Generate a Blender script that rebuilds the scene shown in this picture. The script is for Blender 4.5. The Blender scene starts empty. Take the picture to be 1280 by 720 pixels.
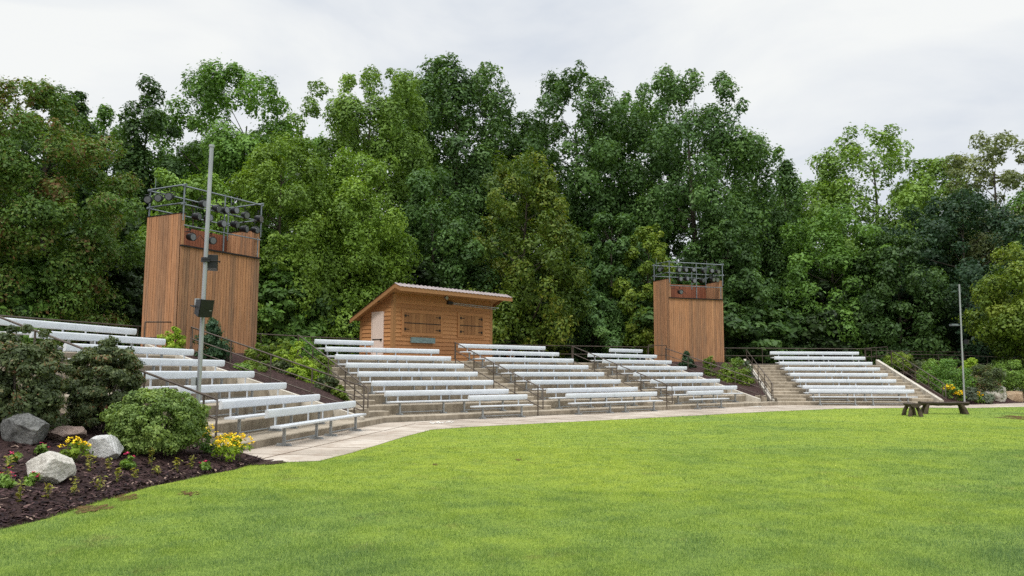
import bpy, math, random
import numpy as np
from mathutils import Vector, Matrix
random.seed(7)
RNG = np.random.default_rng(11)
R = math.radians
scene = bpy.context.scene
COL = scene.collection

# ------------------------------------------------------------------ camera
F_PX, PIT, ROL, EYE = 995.6, .1044, .0039, 1.6
FWD = np.array([0, math.cos(PIT), math.sin(PIT)])
UP0 = np.array([0, -math.sin(PIT), math.cos(PIT)])
RT = np.array([1., 0, 0]) * math.cos(ROL) + UP0 * math.sin(ROL)
UP = UP0 * math.cos(ROL) - np.array([1., 0, 0]) * math.sin(ROL)
cam = bpy.data.cameras.new('camera')
cam.sensor_width = 36; cam.lens = F_PX / 1280 * 36
cam.clip_start = .1; cam.clip_end = 3000
camo = bpy.data.objects.new('camera', cam); COL.objects.link(camo)
m = Matrix(((RT[0], UP[0], -FWD[0], 0), (RT[1], UP[1], -FWD[1], 0), (RT[2], UP[2], -FWD[2], EYE), (0, 0, 0, 1)))
camo.matrix_world = m
scene.camera = camo
scene.render.resolution_x = 1024; scene.render.resolution_y = 576


def ray(x, y):
    return FWD + RT * (x - 640) / F_PX - UP * (y - 360) / F_PX


def at(x, y, z):
    d = ray(x, y); return np.array([0, 0, EYE]) + d * (z - EYE) / d[2]


def atY(x, y, Y):
    d = ray(x, y); return np.array([0, 0, EYE]) + d * Y / d[1]


# amphitheatre frames: three straight terrace blocks round the lawn
ANG = {1: R(9.05), 2: R(49.6), 5: R(88.6)}
V0 = {1: 7.8, 2: 21.62, 5: 39.22}
DEP, RISE, KERB = 1.011, .31, .178
SL = RISE / DEP


def P(b, s, v, z=0.):
    a = ANG[b]
    return np.array([s * math.sin(a) - v * math.cos(a), s * math.cos(a) + v * math.sin(a), z])


def uv(b, p):
    a = ANG[b]
    return p[0] * math.sin(a) + p[1] * math.cos(a), -p[0] * math.cos(a) + p[1] * math.sin(a)


def ramp(b, v):
    return KERB + (v - V0[b]) * SL


PLAT = KERB + 6 * RISE   # top platform level

# ------------------------------------------------------------------ helpers
MATS = {}


def tag(o, label=None, cat=None, group=None, kind=None):
    if label: o['label'] = label
    if cat: o['category'] = cat
    if group: o['group'] = group
    if kind: o['kind'] = kind
    return o


def empty(name, loc, label, cat, group=None, rz=0.):
    o = bpy.data.objects.new(name, None); COL.objects.link(o)
    o.location = loc; o.rotation_euler = (0, 0, rz); o.empty_display_size = .2
    return tag(o, label, cat, group)


def mesh_arrays(name, V, F, tint=None, mat=None, parent=None, smooth=False):
    """V (n,3), F (m,k) same-size faces"""
    V = np.asarray(V, np.float32); F = np.asarray(F, np.int32)
    me = bpy.data.meshes.new(name)
    k = F.shape[1]
    me.vertices.add(len(V)); me.vertices.foreach_set('co', V.ravel())
    me.loops.add(F.size); me.loops.foreach_set('vertex_index', F.ravel())
    me.polygons.add(len(F)); me.polygons.foreach_set('loop_start', np.arange(0, F.size, k, dtype=np.int32))
    if tint is not None:
        a = me.attributes.new('tint', 'FLOAT', 'FACE'); a.data.foreach_set('value', np.asarray(tint, np.float32))
    me.update(calc_edges=True); me.validate()
    if smooth:
        me.polygons.foreach_set('use_smooth', np.ones(len(F), bool))
    o = bpy.data.objects.new(name, me); COL.objects.link(o)
    if mat: me.materials.append(mat)
    if parent is not None: o.parent = parent
    return o


class MB:
    def __init__(s): s.v = []; s.f = []; s.t = []; s.sm = []

    def add(s, vs, fs, tint=.5, smooth=False):
        b = len(s.v); s.v += [tuple(map(float, p)) for p in vs]
        for f in fs: s.f.append(tuple(b + i for i in f)); s.t.append(tint); s.sm.append(smooth)
        return s

    def box(s, c, size, rz=0., tint=.5, rx=0., ry=0.):
        M = Matrix.Translation(c) @ Matrix.Rotation(rz, 4, 'Z') @ Matrix.Rotation(ry, 4, 'Y') @ Matrix.Rotation(rx, 4, 'X')
        x, y, z = (q / 2 for q in size)
        vs = [M @ Vector(q) for q in ((-x, -y, -z), (x, -y, -z), (x, y, -z), (-x, y, -z), (-x, -y, z), (x, -y, z), (x, y, z), (-x, y, z))]
        return s.add(vs, [(0, 3, 2, 1), (4, 5, 6, 7), (0, 1, 5, 4), (1, 2, 6, 5), (2, 3, 7, 6), (3, 0, 4, 7)], tint)

    def prism(s, poly, z0, z1, tint=.5):
        """vertical prism from an xy polygon (ccw); z0/z1 scalars or lists"""
        n = len(poly)
        a = z0 if hasattr(z0, '__len__') else [z0] * n
        b = z1 if hasattr(z1, '__len__') else [z1] * n
        vs = [(p[0], p[1], a[i]) for i, p in enumerate(poly)] + [(p[0], p[1], b[i]) for i, p in enumerate(poly)]
        fs = [tuple(range(n - 1, -1, -1)), tuple(range(n, 2 * n))] + [(i, (i + 1) % n, n + (i + 1) % n, n + i) for i in range(n)]
        return s.add(vs, fs, tint)

    def extrude(s, prof, p0, p1, side, upv=(0, 0, 1), tint=.5, smooth=False):
        """profile [(a,b)] in (side, up) swept from p0 to p1"""
        p0, p1, sd, u = Vector(p0), Vector(p1), Vector(side), Vector(upv)
        n = len(prof)
        vs = [p0 + sd * a + u * b for a, b in prof] + [p1 + sd * a + u * b for a, b in prof]
        s.add(vs, [(i, (i + 1) % n, n + (i + 1) % n, n + i) for i in range(n)], tint, smooth)
        s.add(vs[:n], [tuple(range(n - 1, -1, -1))], tint); s.add(vs[n:], [tuple(range(n))], tint)
        return s

    def tube(s, pts, r, n=8, tint=.5, cap=True):
        pts = [Vector(p) for p in pts]
        rs = r if hasattr(r, '__len__') else [r] * len(pts)
        rings = []
        for i, p in enumerate(pts):
            d = (pts[min(i + 1, len(pts) - 1)] - pts[max(i - 1, 0)])
            if d.length < 1e-9: d = Vector((0, 0, 1))
            d.normalize()
            a = d.orthogonal().normalized() if abs(d.z) > .95 else d.cross(Vector((0, 0, 1))).normalized()
            b = d.cross(a)
            rings.append([p + (a * math.cos(2 * math.pi * k / n) + b * math.sin(2 * math.pi * k / n)) * rs[i] for k in range(n)])
        vs = [q for rg in rings for q in rg]
        fs = [(i * n + k, i * n + (k + 1) % n, (i + 1) * n + (k + 1) % n, (i + 1) * n + k) for i in range(len(pts) - 1) for k in range(n)]
        s.add(vs, fs, tint, True)
        if cap:
            s.add(rings[0], [tuple(range(n))], tint); s.add(rings[-1], [tuple(range(n - 1, -1, -1))], tint)
        return s

    def build(s, name, mat, parent=None, loc=None):
        me = bpy.data.meshes.new(name)
        vs = s.v if loc is None else [(a - loc[0], b - loc[1], c - loc[2]) for a, b, c in s.v]
        me.from_pydata(vs, [], s.f)
        a = me.attributes.new('tint', 'FLOAT', 'FACE')
        if len(me.polygons) == len(s.t):
            a.data.foreach_set('value', s.t)
            me.polygons.foreach_set('use_smooth', s.sm)
        import bmesh
        bm = bmesh.new(); bm.from_mesh(me)
        bmesh.ops.recalc_face_normals(bm, faces=bm.faces)
        bm.to_mesh(me); bm.free()
        me.materials.append(mat)
        o = bpy.data.objects.new(name, me); COL.objects.link(o)
        if parent is not None: o.parent = parent
        elif loc is not None: o.location = loc
        return o


def kids(o):
    return [c for c in CHILD.get(o.name, [])]


def copy_tree(o, parent=None):
    c = o.copy(); COL.objects.link(c)
    if parent is not None: c.parent = parent
    for ch in list(o.children): copy_tree(ch, c)
    return c


# ------------------------------------------------------------------ materials
class NT:
    def __init__(s, name):
        s.m = bpy.data.materials.new(name); s.m.use_nodes = True
        s.t = s.m.node_tree; s.t.nodes.clear()
        s.out = s.n('ShaderNodeOutputMaterial')

    def n(s, typ, **kw):
        nd = s.t.nodes.new(typ)
        for k, v in kw.items():
            if k in nd.inputs.keys() if isinstance(k, str) else False: nd.inputs[k].default_value = v
            else: setattr(nd, k, v)
        return nd

    def l(s, a, b): s.t.links.new(a, b)

    def coords(s, scale=(1, 1, 1), typ='Object'):
        tc = s.n('ShaderNodeTexCoord'); mp = s.n('ShaderNodeMapping')
        mp.inputs['Scale'].default_value = scale
        s.l(tc.outputs[typ], mp.inputs['Vector']); return mp.outputs['Vector']

    def noise(s, vec, scale, detail=4, rough=.6):
        nd = s.n('ShaderNodeTexNoise'); nd.inputs['Scale'].default_value = scale
        nd.inputs['Detail'].default_value = detail; nd.inputs['Roughness'].default_value = rough
        if vec is not None: s.l(vec, nd.inputs['Vector'])
        return nd.outputs['Fac']

    def ramp(s, fac, stops):
        nd = s.n('ShaderNodeValToRGB'); e = nd.color_ramp.elements
        while len(e) < len(stops): e.new(.5)
        for i, (p, c) in enumerate(stops):
            e[i].position = p; e[i].color = (*c, 1) if len(c) == 3 else c
        s.l(fac, nd.inputs['Fac']); return nd.outputs['Color']

    def mix(s, fac, a, b, mode='MIX'):
        nd = s.n('ShaderNodeMix', data_type='RGBA', blend_type=mode)
        for sock, val in ((nd.inputs[0], fac), (nd.inputs[6], a), (nd.inputs[7], b)):
            if isinstance(val, (int, float)): sock.default_value = val
            elif isinstance(val, tuple): sock.default_value = (*val, 1) if len(val) == 3 else val
            else: s.l(val, sock)
        return nd.outputs[2]

    def attr(s, name='tint'):
        return s.n('ShaderNodeAttribute', attribute_name=name).outputs['Fac']

    def bsdf(s, color, rough=.7, metal=0., spec=.3, bump=None, bstr=.3, bdist=.02):
        b = s.n('ShaderNodeBsdfPrincipled')
        b.inputs['Roughness'].default_value = rough if isinstance(rough, (int, float)) else .5
        if not isinstance(rough, (int, float)): s.l(rough, b.inputs['Roughness'])
        b.inputs['Metallic'].default_value = metal
        b.inputs['Specular IOR Level'].default_value = spec
        if isinstance(color, tuple): b.inputs['Base Color'].default_value = (*color, 1)
        else: s.l(color, b.inputs['Base Color'])
        if bump is not None:
            bp = s.n('ShaderNodeBump'); bp.inputs['Strength'].default_value = bstr; bp.inputs['Distance'].default_value = bdist
            s.l(bump, bp.inputs['Height']); s.l(bp.outputs['Normal'], b.inputs['Normal'])
        return b.outputs[0]

    def done(s, sh):
        s.l(sh, s.out.inputs['Surface']); return s.m


def mat_concrete(name, light, mid, dark, sc=1.):
    t = NT(name); v = t.coords()
    n1 = t.noise(v, .9 * sc, 6, .65); n2 = t.noise(v, 14 * sc, 4, .7); n3 = t.noise(t.coords((3.2, 3.2, 1.1)), 1.1, 5, .7)
    c = t.ramp(n1, [(.3, dark), (.5, mid), (.68, light)])
    c = t.mix(.35, c, t.ramp(n2, [(.35, dark), (.65, light)]))
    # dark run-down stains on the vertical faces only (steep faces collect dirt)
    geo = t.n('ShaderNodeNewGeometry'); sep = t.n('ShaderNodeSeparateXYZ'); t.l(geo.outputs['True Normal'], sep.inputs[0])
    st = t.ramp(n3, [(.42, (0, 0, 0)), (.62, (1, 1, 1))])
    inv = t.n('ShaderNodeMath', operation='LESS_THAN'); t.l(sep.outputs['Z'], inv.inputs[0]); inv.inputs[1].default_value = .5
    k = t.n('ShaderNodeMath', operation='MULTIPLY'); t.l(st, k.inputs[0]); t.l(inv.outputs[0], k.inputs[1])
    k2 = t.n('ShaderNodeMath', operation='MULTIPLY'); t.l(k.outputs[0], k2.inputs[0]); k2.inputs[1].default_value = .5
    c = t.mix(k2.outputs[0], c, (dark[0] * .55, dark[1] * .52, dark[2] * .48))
    return t.done(t.bsdf(c, .88, 0, .2, n2, .25, .01))


M = MATS
M['concrete'] = mat_concrete('concrete', (.46, .395, .31), (.345, .295, .225), (.22, .185, .14))
M['stringer'] = mat_concrete('pale_concrete', (.62, .58, .51), (.52, .48, .41), (.36, .32, .26))


def mat_walk():
    t = NT('walk_concrete'); v = t.coords()
    n1 = t.noise(v, .45, 5, .6); n2 = t.noise(v, 26, 4, .7); n3 = t.noise(v, 1.7, 6, .7)
    c = t.ramp(n1, [(.32, (.32, .27, .22)), (.5, (.41, .35, .29)), (.66, (.55, .495, .43))])
    c = t.mix(.25, c, t.ramp(n2, [(.3, (.24, .19, .14)), (.7, (.6, .53, .44))]))
    c = t.mix(t.ramp(n3, [(.48, (0, 0, 0)), (.64, (.7, .7, .7))]), c, (.29, .22, .165))
    return t.done(t.bsdf(c, t.ramp(n1, [(.35, (.45, .45, .45)), (.6, (.85, .85, .85))]), 0, .35, n2, .15, .01))


M['walk'] = mat_walk()


def mat_white():
    t = NT('white_aluminium'); v = t.coords()
    n = t.noise(v, 2.2, 4, .6); n2 = t.noise(t.coords((1.2, 14, 14)), 3, 3, .6)
    oi = t.n('ShaderNodeObjectInfo')
    c = t.ramp(n, [(.3, (.53, .555, .595)), (.65, (.64, .665, .695))])
    c = t.mix(.3, c, t.ramp(n2, [(.3, (.46, .49, .53)), (.7, (.66, .685, .71))]))
    c = t.mix(.12, c, t.ramp(oi.outputs['Random'], [(0, (.50, .52, .545)), (1, (.72, .74, .76))]))
    return t.done(t.bsdf(c, .42, .0, .5, n2, .05, .005))


M['white'] = mat_white()


def simple(name, c, rough=.5, metal=0., var=.25, sc=6., spec=.4, stretch=(1, 1, 1)):
    t = NT(name); n = t.noise(t.coords(stretch), sc, 4, .65)
    d = tuple(x * (1 - var) for x in c); l = tuple(min(1, x * (1 + var)) for x in c)
    return t.done(t.bsdf(t.ramp(n, [(.3, d), (.7, l)]), rough, metal, spec, n, .12, .004))


M['galv'] = simple('galvanised_steel', (.36, .38, .39), .5, .6, .2, 9)
M['pole'] = simple('galvanised_pole', (.37, .385, .395), .42, .55, .18, 3, stretch=(3, 3, .4))
M['bronze'] = simple('bronze_paint', (.085, .066, .053), .42, .35, .3, 5)
M['bronzelit'] = M['bronze']
M['pipe'] = simple('grey_pipe', (.19, .215, .235), .45, .6, .25, 6)
M['black'] = simple('black_plastic', (.016, .017, .019), .45, 0, .3, 12)
M['lampblack'] = simple('black_lamp_metal', (.02, .021, .024), .38, .3, .3, 12)
M['lens'] = simple('grey_lens', (.13, .14, .15), .12, .0, .2, 9, .8)
M['greybox'] = simple('grey_box_paint', (.35, .37, .37), .5, .2, .1, 4)
M['roofmetal'] = simple('pale_metal_roof', (.29, .24, .235), .45, .2, .25, 2.2, stretch=(1, 6, 1))
M['door'] = simple('pale_pink_door_paint', (.66, .53, .47), .55, 0, .08, 3)
M['signboard'] = simple('weathered_blue_grey_board', (.15, .215, .215), .7, 0, .4, 5, stretch=(1, 1, 6))
M['iron'] = simple('black_iron', (.018, .016, .015), .5, .5, .2, 9)
M['oldwood'] = simple('weathered_bench_wood', (.060, .047, .036), .85, 0, .5, 7, .2, (1, 6, 6))
M['mossbark'] = simple('mossy_log', (.070, .056, .038), .9, 0, .55, 8, .15, (3, 3, 1))
M['bark'] = simple('bark', (.075, .062, .050), .9, 0, .45, 5, .15, (5, 5, 1))
M['stem'] = simple('green_stem', (.09, .12, .04), .7, 0, .4, 8, .2)


def mat_planks(name, stops, streak, sc=(9, 9, .5), grey=.35, greyc=(.17, .13, .105)):
    t = NT(name); v = t.coords(sc); w = t.attr()
    n = t.noise(v, 1.6, 6, .7); n2 = t.noise(t.coords((30, 30, 1.2)), 1.4, 5, .7); n3 = t.noise(t.coords((.7, .7, .35)), 1.4, 4, .6)
    c = t.ramp(w, stops)
    c = t.mix(streak, c, t.ramp(n2, [(.34, tuple(x * .55 for x in stops[0][1])), (.7, tuple(min(1, x * 1.15) for x in stops[-1][1]))]))
    k = t.n('ShaderNodeMath', operation='MULTIPLY'); t.l(t.ramp(n, [(.45, (0, 0, 0)), (.75, (1, 1, 1))]), k.inputs[0]); t.l(t.ramp(n3, [(.4, (.2, .2, .2)), (.65, (1, 1, 1))]), k.inputs[1])
    k2 = t.n('ShaderNodeMath', operation='MULTIPLY'); t.l(k.outputs[0], k2.inputs[0]); k2.inputs[1].default_value = grey * 1.8
    c = t.mix(k2.outputs[0], c, greyc)
    return t.done(t.bsdf(c, .75, 0, .25, n2, .3, .008))


M['tower'] = mat_planks('cedar_planks', [(0, (.12, .068, .043)), (.22, (.29, .142, .076)), (.5, (.42, .195, .094)), (.8, (.54, .24, .105)), (1, (.56, .31, .165))], .48, (8, 8, .4), grey=.48, greyc=(.18, .135, .10))
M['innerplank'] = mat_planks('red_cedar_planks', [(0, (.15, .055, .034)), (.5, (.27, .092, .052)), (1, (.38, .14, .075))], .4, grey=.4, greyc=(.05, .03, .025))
M['siding'] = mat_planks('orange_siding', [(0, (.34, .155, .064)), (.5, (.42, .20, .082)), (1, (.50, .245, .104))], .35, (.5, .5, 9), .12, (.2, .09, .045))
M['fascia'] = mat_planks('fascia_wood', [(0, (.28, .14, .058)), (1, (.36, .185, .078))], .2, (.6, .6, 6), .1, (.22, .11, .055))
M['shutter'] = mat_planks('shutter_wood', [(0, (.235, .108, .045)), (.5, (.30, .142, .058)), (1, (.36, .18, .075))], .25, (9, 9, .6), .2, (.13, .07, .04))


def mat_leaf(name, stops, trans=.30, vary=.18, rough=.5, sheen=.3, big=.35):
    """stops: leaf colour ramp over the per-leaf tint"""
    t = NT(name); w = t.attr(); v = t.coords()
    oi = t.n('ShaderNodeObjectInfo')
    n = t.noise(v, big, 3, .6)
    ad = t.n('ShaderNodeMath', operation='MULTIPLY_ADD'); t.l(n, ad.inputs[0]); ad.inputs[1].default_value = .9; ad.inputs[2].default_value = -.45
    a2 = t.n('ShaderNodeMath', operation='ADD', use_clamp=True); t.l(ad.outputs[0], a2.inputs[0]); t.l(w, a2.inputs[1])
    c = t.ramp(a2.outputs[0], stops)
    hs = t.n('ShaderNodeHueSaturation')
    mr = t.n('ShaderNodeMapRange'); t.l(oi.outputs['Random'], mr.inputs[0]); mr.inputs[3].default_value = 1 - vary; mr.inputs[4].default_value = 1 + vary
    t.l(mr.outputs[0], hs.inputs['Value']); t.l(c, hs.inputs['Color'])
    b = t.bsdf(hs.outputs[0], rough, 0, sheen)
    tr = t.n('ShaderNodeBsdfTranslucent'); 
    tc = t.mix(1., hs.outputs[0], (1.25, 1.2, .55), 'MULTIPLY'); t.l(tc, tr.inputs['Color'])
    mx = t.n('ShaderNodeMixShader'); mx.inputs[0].default_value = trans; t.l(b, mx.inputs[1]); t.l(tr.outputs[0], mx.inputs[2])
    return t.done(mx.outputs[0])


LF = {
    'mid': [(0, (0.075, 0.151, 0.029)), (0.5, (0.131, 0.261, 0.045)), (1, (0.211, 0.376, 0.070))],
    'dark': [(0, (0.040, 0.084, 0.024)), (0.5, (0.067, 0.138, 0.033)), (1, (0.115, 0.209, 0.053))],
    'blue': [(0, (0.061, 0.124, 0.037)), (0.5, (0.097, 0.195, 0.052)), (1, (0.164, 0.288, 0.080))],
    'light': [(0, (0.102, 0.181, 0.032)), (0.5, (0.166, 0.281, 0.048)), (1, (0.244, 0.384, 0.069))],
    'locust': [(0, (0.098, 0.173, 0.022)), (0.5, (0.166, 0.283, 0.035)), (1, (0.253, 0.387, 0.054))],
    'yellow': [(0, (0.090, 0.155, 0.018)), (0.5, (0.160, 0.245, 0.030)), (1, (0.260, 0.330, 0.048))],
    'maple': [(0, (0.075, 0.135, 0.018)), (0.5, (0.135, 0.215, 0.028)), (0.85, (0.220, 0.290, 0.040)), (1, (0.280, 0.290, 0.045))],
    'sour': [(0, (0.055, 0.111, 0.018)), (0.42, (0.105, 0.197, 0.031)), (0.66, (0.149, 0.226, 0.040)), (0.8, (0.154, 0.137, 0.040)), (1, (0.178, 0.090, 0.038))],
    'olive': [(0, (0.108, 0.135, 0.055)), (0.5, (0.176, 0.213, 0.086)), (1, (0.253, 0.288, 0.119))],
    'ever': [(0, (0.022, 0.055, 0.026)), (0.5, (0.039, 0.087, 0.039)), (1, (0.065, 0.125, 0.052))],
    'shrub': [(0, (0.110, 0.186, 0.044)), (0.5, (0.208, 0.316, 0.074)), (1, (0.360, 0.480, 0.131))],
    'bronzeshrub': [(0, (0.051, 0.074, 0.031)), (0.45, (0.103, 0.142, 0.056)), (0.8, (0.177, 0.210, 0.091)), (0.93, (0.238, 0.146, 0.068)), (1, (0.281, 0.129, 0.075))],
    'lime': [(0, (0.165, 0.261, 0.022)), (0.5, (0.275, 0.413, 0.033)), (1, (0.399, 0.522, 0.055))],
    'greygreen': [(0, (0.085, 0.115, 0.075)), (0.5, (0.130, 0.165, 0.110)), (1, (0.200, 0.235, 0.170))],
    'wither': [(0, (0.220, 0.160, 0.050)), (0.5, (0.280, 0.290, 0.045)), (1, (0.360, 0.380, 0.060))],
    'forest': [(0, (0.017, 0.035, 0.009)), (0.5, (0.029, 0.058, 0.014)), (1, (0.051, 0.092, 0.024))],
}
for k_, st_ in LF.items(): M['leaf_' + k_] = mat_leaf('leaf_' + k_, st_)


def mat_petal(name, a, b):
    t = NT(name); c = t.ramp(t.attr(), [(0, a), (1, b)])
    return t.done(t.bsdf(c, .6, 0, .2))


M['yellowpetal'] = mat_petal('yellow_petal', (.82, .52, .01), (.92, .74, .03))
M['redpetal'] = mat_petal('red_petal', (.42, .02, .05), (.60, .04, .16))


def mat_rock(name, a, b, c3):
    t = NT(name); v = t.coords()
    n1 = t.noise(v, 3.2, 8, .7); n2 = t.noise(v, 18, 6, .75); n3 = t.noise(v, 1.3, 4, .6)
    c = t.ramp(n1, [(.32, a), (.5, b), (.66, c3)])
    c = t.mix(.4, c, t.ramp(n2, [(.35, tuple(x * .5 for x in a)), (.65, c3)]))
    vo = t.n('ShaderNodeTexVoronoi', feature='DISTANCE_TO_EDGE'); vo.inputs['Scale'].default_value = 2.1
    mixv = t.mix(.12, v, t.n('ShaderNodeTexNoise').outputs['Color']); t.l(mixv, vo.inputs['Vector'])
    c = t.mix(t.ramp(vo.outputs['Distance'], [(0, (.3, .3, .3)), (.012, (0, 0, 0))]), c, tuple(x * .5 for x in a))
    return t.done(t.bsdf(c, .92, 0, .15, n2, .9, .05))


M['rockgrey'] = mat_rock('grey_rock', (.06, .062, .06), (.15, .15, .145), (.46, .46, .44))
M['rockpink'] = mat_rock('pinkish_rock', (.17, .12, .10), (.28, .20, .165), (.42, .33, .28))
M['rockwhite'] = mat_rock('pale_rock', (.32, .315, .30), (.66, .65, .63), (.82, .815, .80))
M['rockcream'] = mat_rock('cream_rock', (.34, .305, .25), (.64, .60, .53), (.80, .775, .71))
M['rocktan'] = mat_rock('tan_rock', (.26, .17, .10), (.40, .28, .18), (.55, .43, .30))


def mat_mulch():
    t = NT('mulch'); v = t.coords((1, 1, 1)); n = t.noise(v, 34, 6, .75); n2 = t.noise(v, 2.5, 4, .6); n3 = t.noise(v, 90, 3, .6)
    c = t.ramp(n, [(.3, (.012, .008, .008)), (.5, (.032, .018, .017)), (.66, (.068, .036, .030)), (.8, (.11, .062, .048))])
    n4 = t.noise(v, 9, 5, .75)
    c = t.mix(t.ramp(n4, [(.42, (0, 0, 0)), (.66, (.75, .75, .75))]), c, (.105, .064, .058))
    c = t.mix(t.ramp(n2, [(.5, (0, 0, 0)), (.75, (.4, .4, .4))]), c, (.05, .03, .024))
    return t.done(t.bsdf(c, .95, 0, .15, n, .9, .05))


M['mulch'] = mat_mulch()
tt = NT('mulch_chip'); M['chip'] = tt.done(tt.bsdf(tt.ramp(tt.attr(), [(0, (.012, .008, .009)), (.5, (.042, .022, .024)), (.85, (.10, .056, .052)), (1, (.32, .23, .18))]), .9, 0, .2))


def mat_soil(name, a, b):
    t = NT(name); v = t.coords(); n = t.noise(v, 16, 6, .75); n2 = t.noise(v, 3, 4, .6)
    c = t.ramp(n, [(.3, a), (.7, b)])
    return t.done(t.bsdf(c, .95, 0, .1, n, .7, .03))


M['soil'] = mat_soil('bare_soil', (.055, .030, .016), (.19, .105, .05))
M['forestfloor'] = mat_soil('forest_floor', (.022, .018, .010), (.060, .050, .026))


def grass_color(t):
    g = t.n('ShaderNodeNewGeometry'); mp = t.n('ShaderNodeMapping'); t.l(g.outputs['Position'], mp.inputs['Vector'])
    v = mp.outputs['Vector']
    n1 = t.noise(v, .11, 3, .55); n2 = t.noise(v, .5, 5, .62); n3 = t.noise(v, 2.4, 5, .65)
    # thinner, yellower turf across the middle of the field, lusher turf towards the near side and the right
    sp = t.n('ShaderNodeSeparateXYZ'); t.l(v, sp.inputs[0])
    m1 = t.n('ShaderNodeMapRange'); m1.interpolation_type = 'SMOOTHSTEP'; t.l(sp.outputs['Y'], m1.inputs[0])
    m1.inputs[1].default_value = 6.5; m1.inputs[2].default_value = 14.5; m1.inputs[3].default_value = -.12; m1.inputs[4].default_value = .06
    m2 = t.n('ShaderNodeMapRange'); m2.interpolation_type = 'SMOOTHSTEP'; t.l(sp.outputs['X'], m2.inputs[0])
    m2.inputs[1].default_value = -2.; m2.inputs[2].default_value = 9.; m2.inputs[3].default_value = .04; m2.inputs[4].default_value = -.06
    a1 = t.n('ShaderNodeMath', operation='MULTIPLY_ADD'); t.l(n1, a1.inputs[0]); a1.inputs[1].default_value = .8; t.l(m1.outputs[0], a1.inputs[2])
    ad = t.n('ShaderNodeMath', operation='MULTIPLY_ADD'); t.l(n2, ad.inputs[0]); ad.inputs[1].default_value = .6; t.l(a1.outputs[0], ad.inputs[2])
    a3 = t.n('ShaderNodeMath', operation='ADD'); t.l(ad.outputs[0], a3.inputs[0]); t.l(m2.outputs[0], a3.inputs[1])
    c = t.ramp(a3.outputs[0], [(.46, GR[0]), (.60, GR[1]), (.72, GR[2]), (.88, GR[3])])
    c = t.mix(t.ramp(n3, [(.36, (.45, .45, .45)), (.54, (0, 0, 0))]), c, GR[4])
    n4 = t.noise(v, 1.1, 6, .72)
    c = t.mix(t.ramp(n4, [(.58, (0, 0, 0)), (.72, (.6, .6, .6))]), c, (.29, .25, .095))
    return c, n3


GR = [(.160, .255, .082), (.22, .325, .072), (.315, .415, .062), (.39, .475, .066), (.135, .228, .084)]


def mat_lawn():
    t = NT('lawn'); c, n3 = grass_color(t)
    v = t.coords(); nf = t.noise(v, 60, 3, .7); nm = t.noise(v, 14, 4, .7)
    c = t.mix(.5, c, t.ramp(nf, [(.3, (.10, .15, .03)), (.7, (.32, .42, .05))]))
    c = t.mix(1., c, t.ramp(nm, [(.3, (.72, .74, .7)), (.6, (1.0, 1.0, 1.0))]), 'MULTIPLY')
    return t.done(t.bsdf(c, .9, 0, .1, nf, .8, .04))


def mat_blade():
    t = NT('grass_blade'); c, n3 = grass_color(t)
    w = t.attr()
    c = t.mix(1., c, t.ramp(w, [(0, (.48, .58, .62)), (.35, (.85, .9, .9)), (.7, (1.12, 1.12, 1.1)), (.86, (1.45, 1.35, 1.5)), (1, (2.4, 1.8, 3.2))]), 'MULTIPLY')
    b = t.bsdf(c, .55, 0, .25); tr = t.n('ShaderNodeBsdfTranslucent'); t.l(c, tr.inputs['Color'])
    mx = t.n('ShaderNodeMixShader'); mx.inputs[0].default_value = .35; t.l(b, mx.inputs[1]); t.l(tr.outputs[0], mx.inputs[2])
    return t.done(mx.outputs[0])


M['lawn'] = mat_lawn(); M['blade'] = mat_blade()

# ------------------------------------------------------------------ world and sun
SUN_EL = R(50)     # azimuth clockwise from +Y: sun behind the camera, a little to the left
SUN_AZ = R(207)
w = bpy.data.worlds.new('World'); scene.world = w; w.use_nodes = True
nt = w.node_tree; nt.nodes.clear()
wo = nt.nodes.new('ShaderNodeOutputWorld')
sky = nt.nodes.new('ShaderNodeTexSky'); sky.sky_type = 'NISHITA'; sky.sun_disc = False
sky.sun_elevation = SUN_EL; sky.sun_rotation = SUN_AZ
b1 = nt.nodes.new('ShaderNodeBackground'); b1.inputs['Strength'].default_value = .1
nt.links.new(sky.outputs[0], b1.inputs['Color'])
tc = nt.nodes.new('ShaderNodeTexCoord')
sep = nt.nodes.new('ShaderNodeSeparateXYZ'); nt.links.new(tc.outputs['Generated'], sep.inputs[0])
mp = nt.nodes.new('ShaderNodeMapping'); mp.inputs['Scale'].default_value = (1.6, 1.6, 4.2); nt.links.new(tc.outputs['Generated'], mp.inputs['Vector'])
nz = nt.nodes.new('ShaderNodeTexNoise'); nz.inputs['Scale'].default_value = 1.7; nz.inputs['Detail'].default_value = 6; nz.inputs['Roughness'].default_value = .52
nz.inputs['Distortion'].default_value = .35
nt.links.new(mp.outputs[0], nz.inputs['Vector'])
cr = nt.nodes.new('ShaderNodeValToRGB')
e = cr.color_ramp.elements
e[0].position = .30; e[0].color = (.66, .715, .80, 1); e[1].position = .62; e[1].color = (.95, .965, .955, 1)
e2 = e.new(.47); e2.color = (.84, .87, .90, 1)
nt.links.new(nz.outputs['Fac'], cr.inputs['Fac'])
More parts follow.
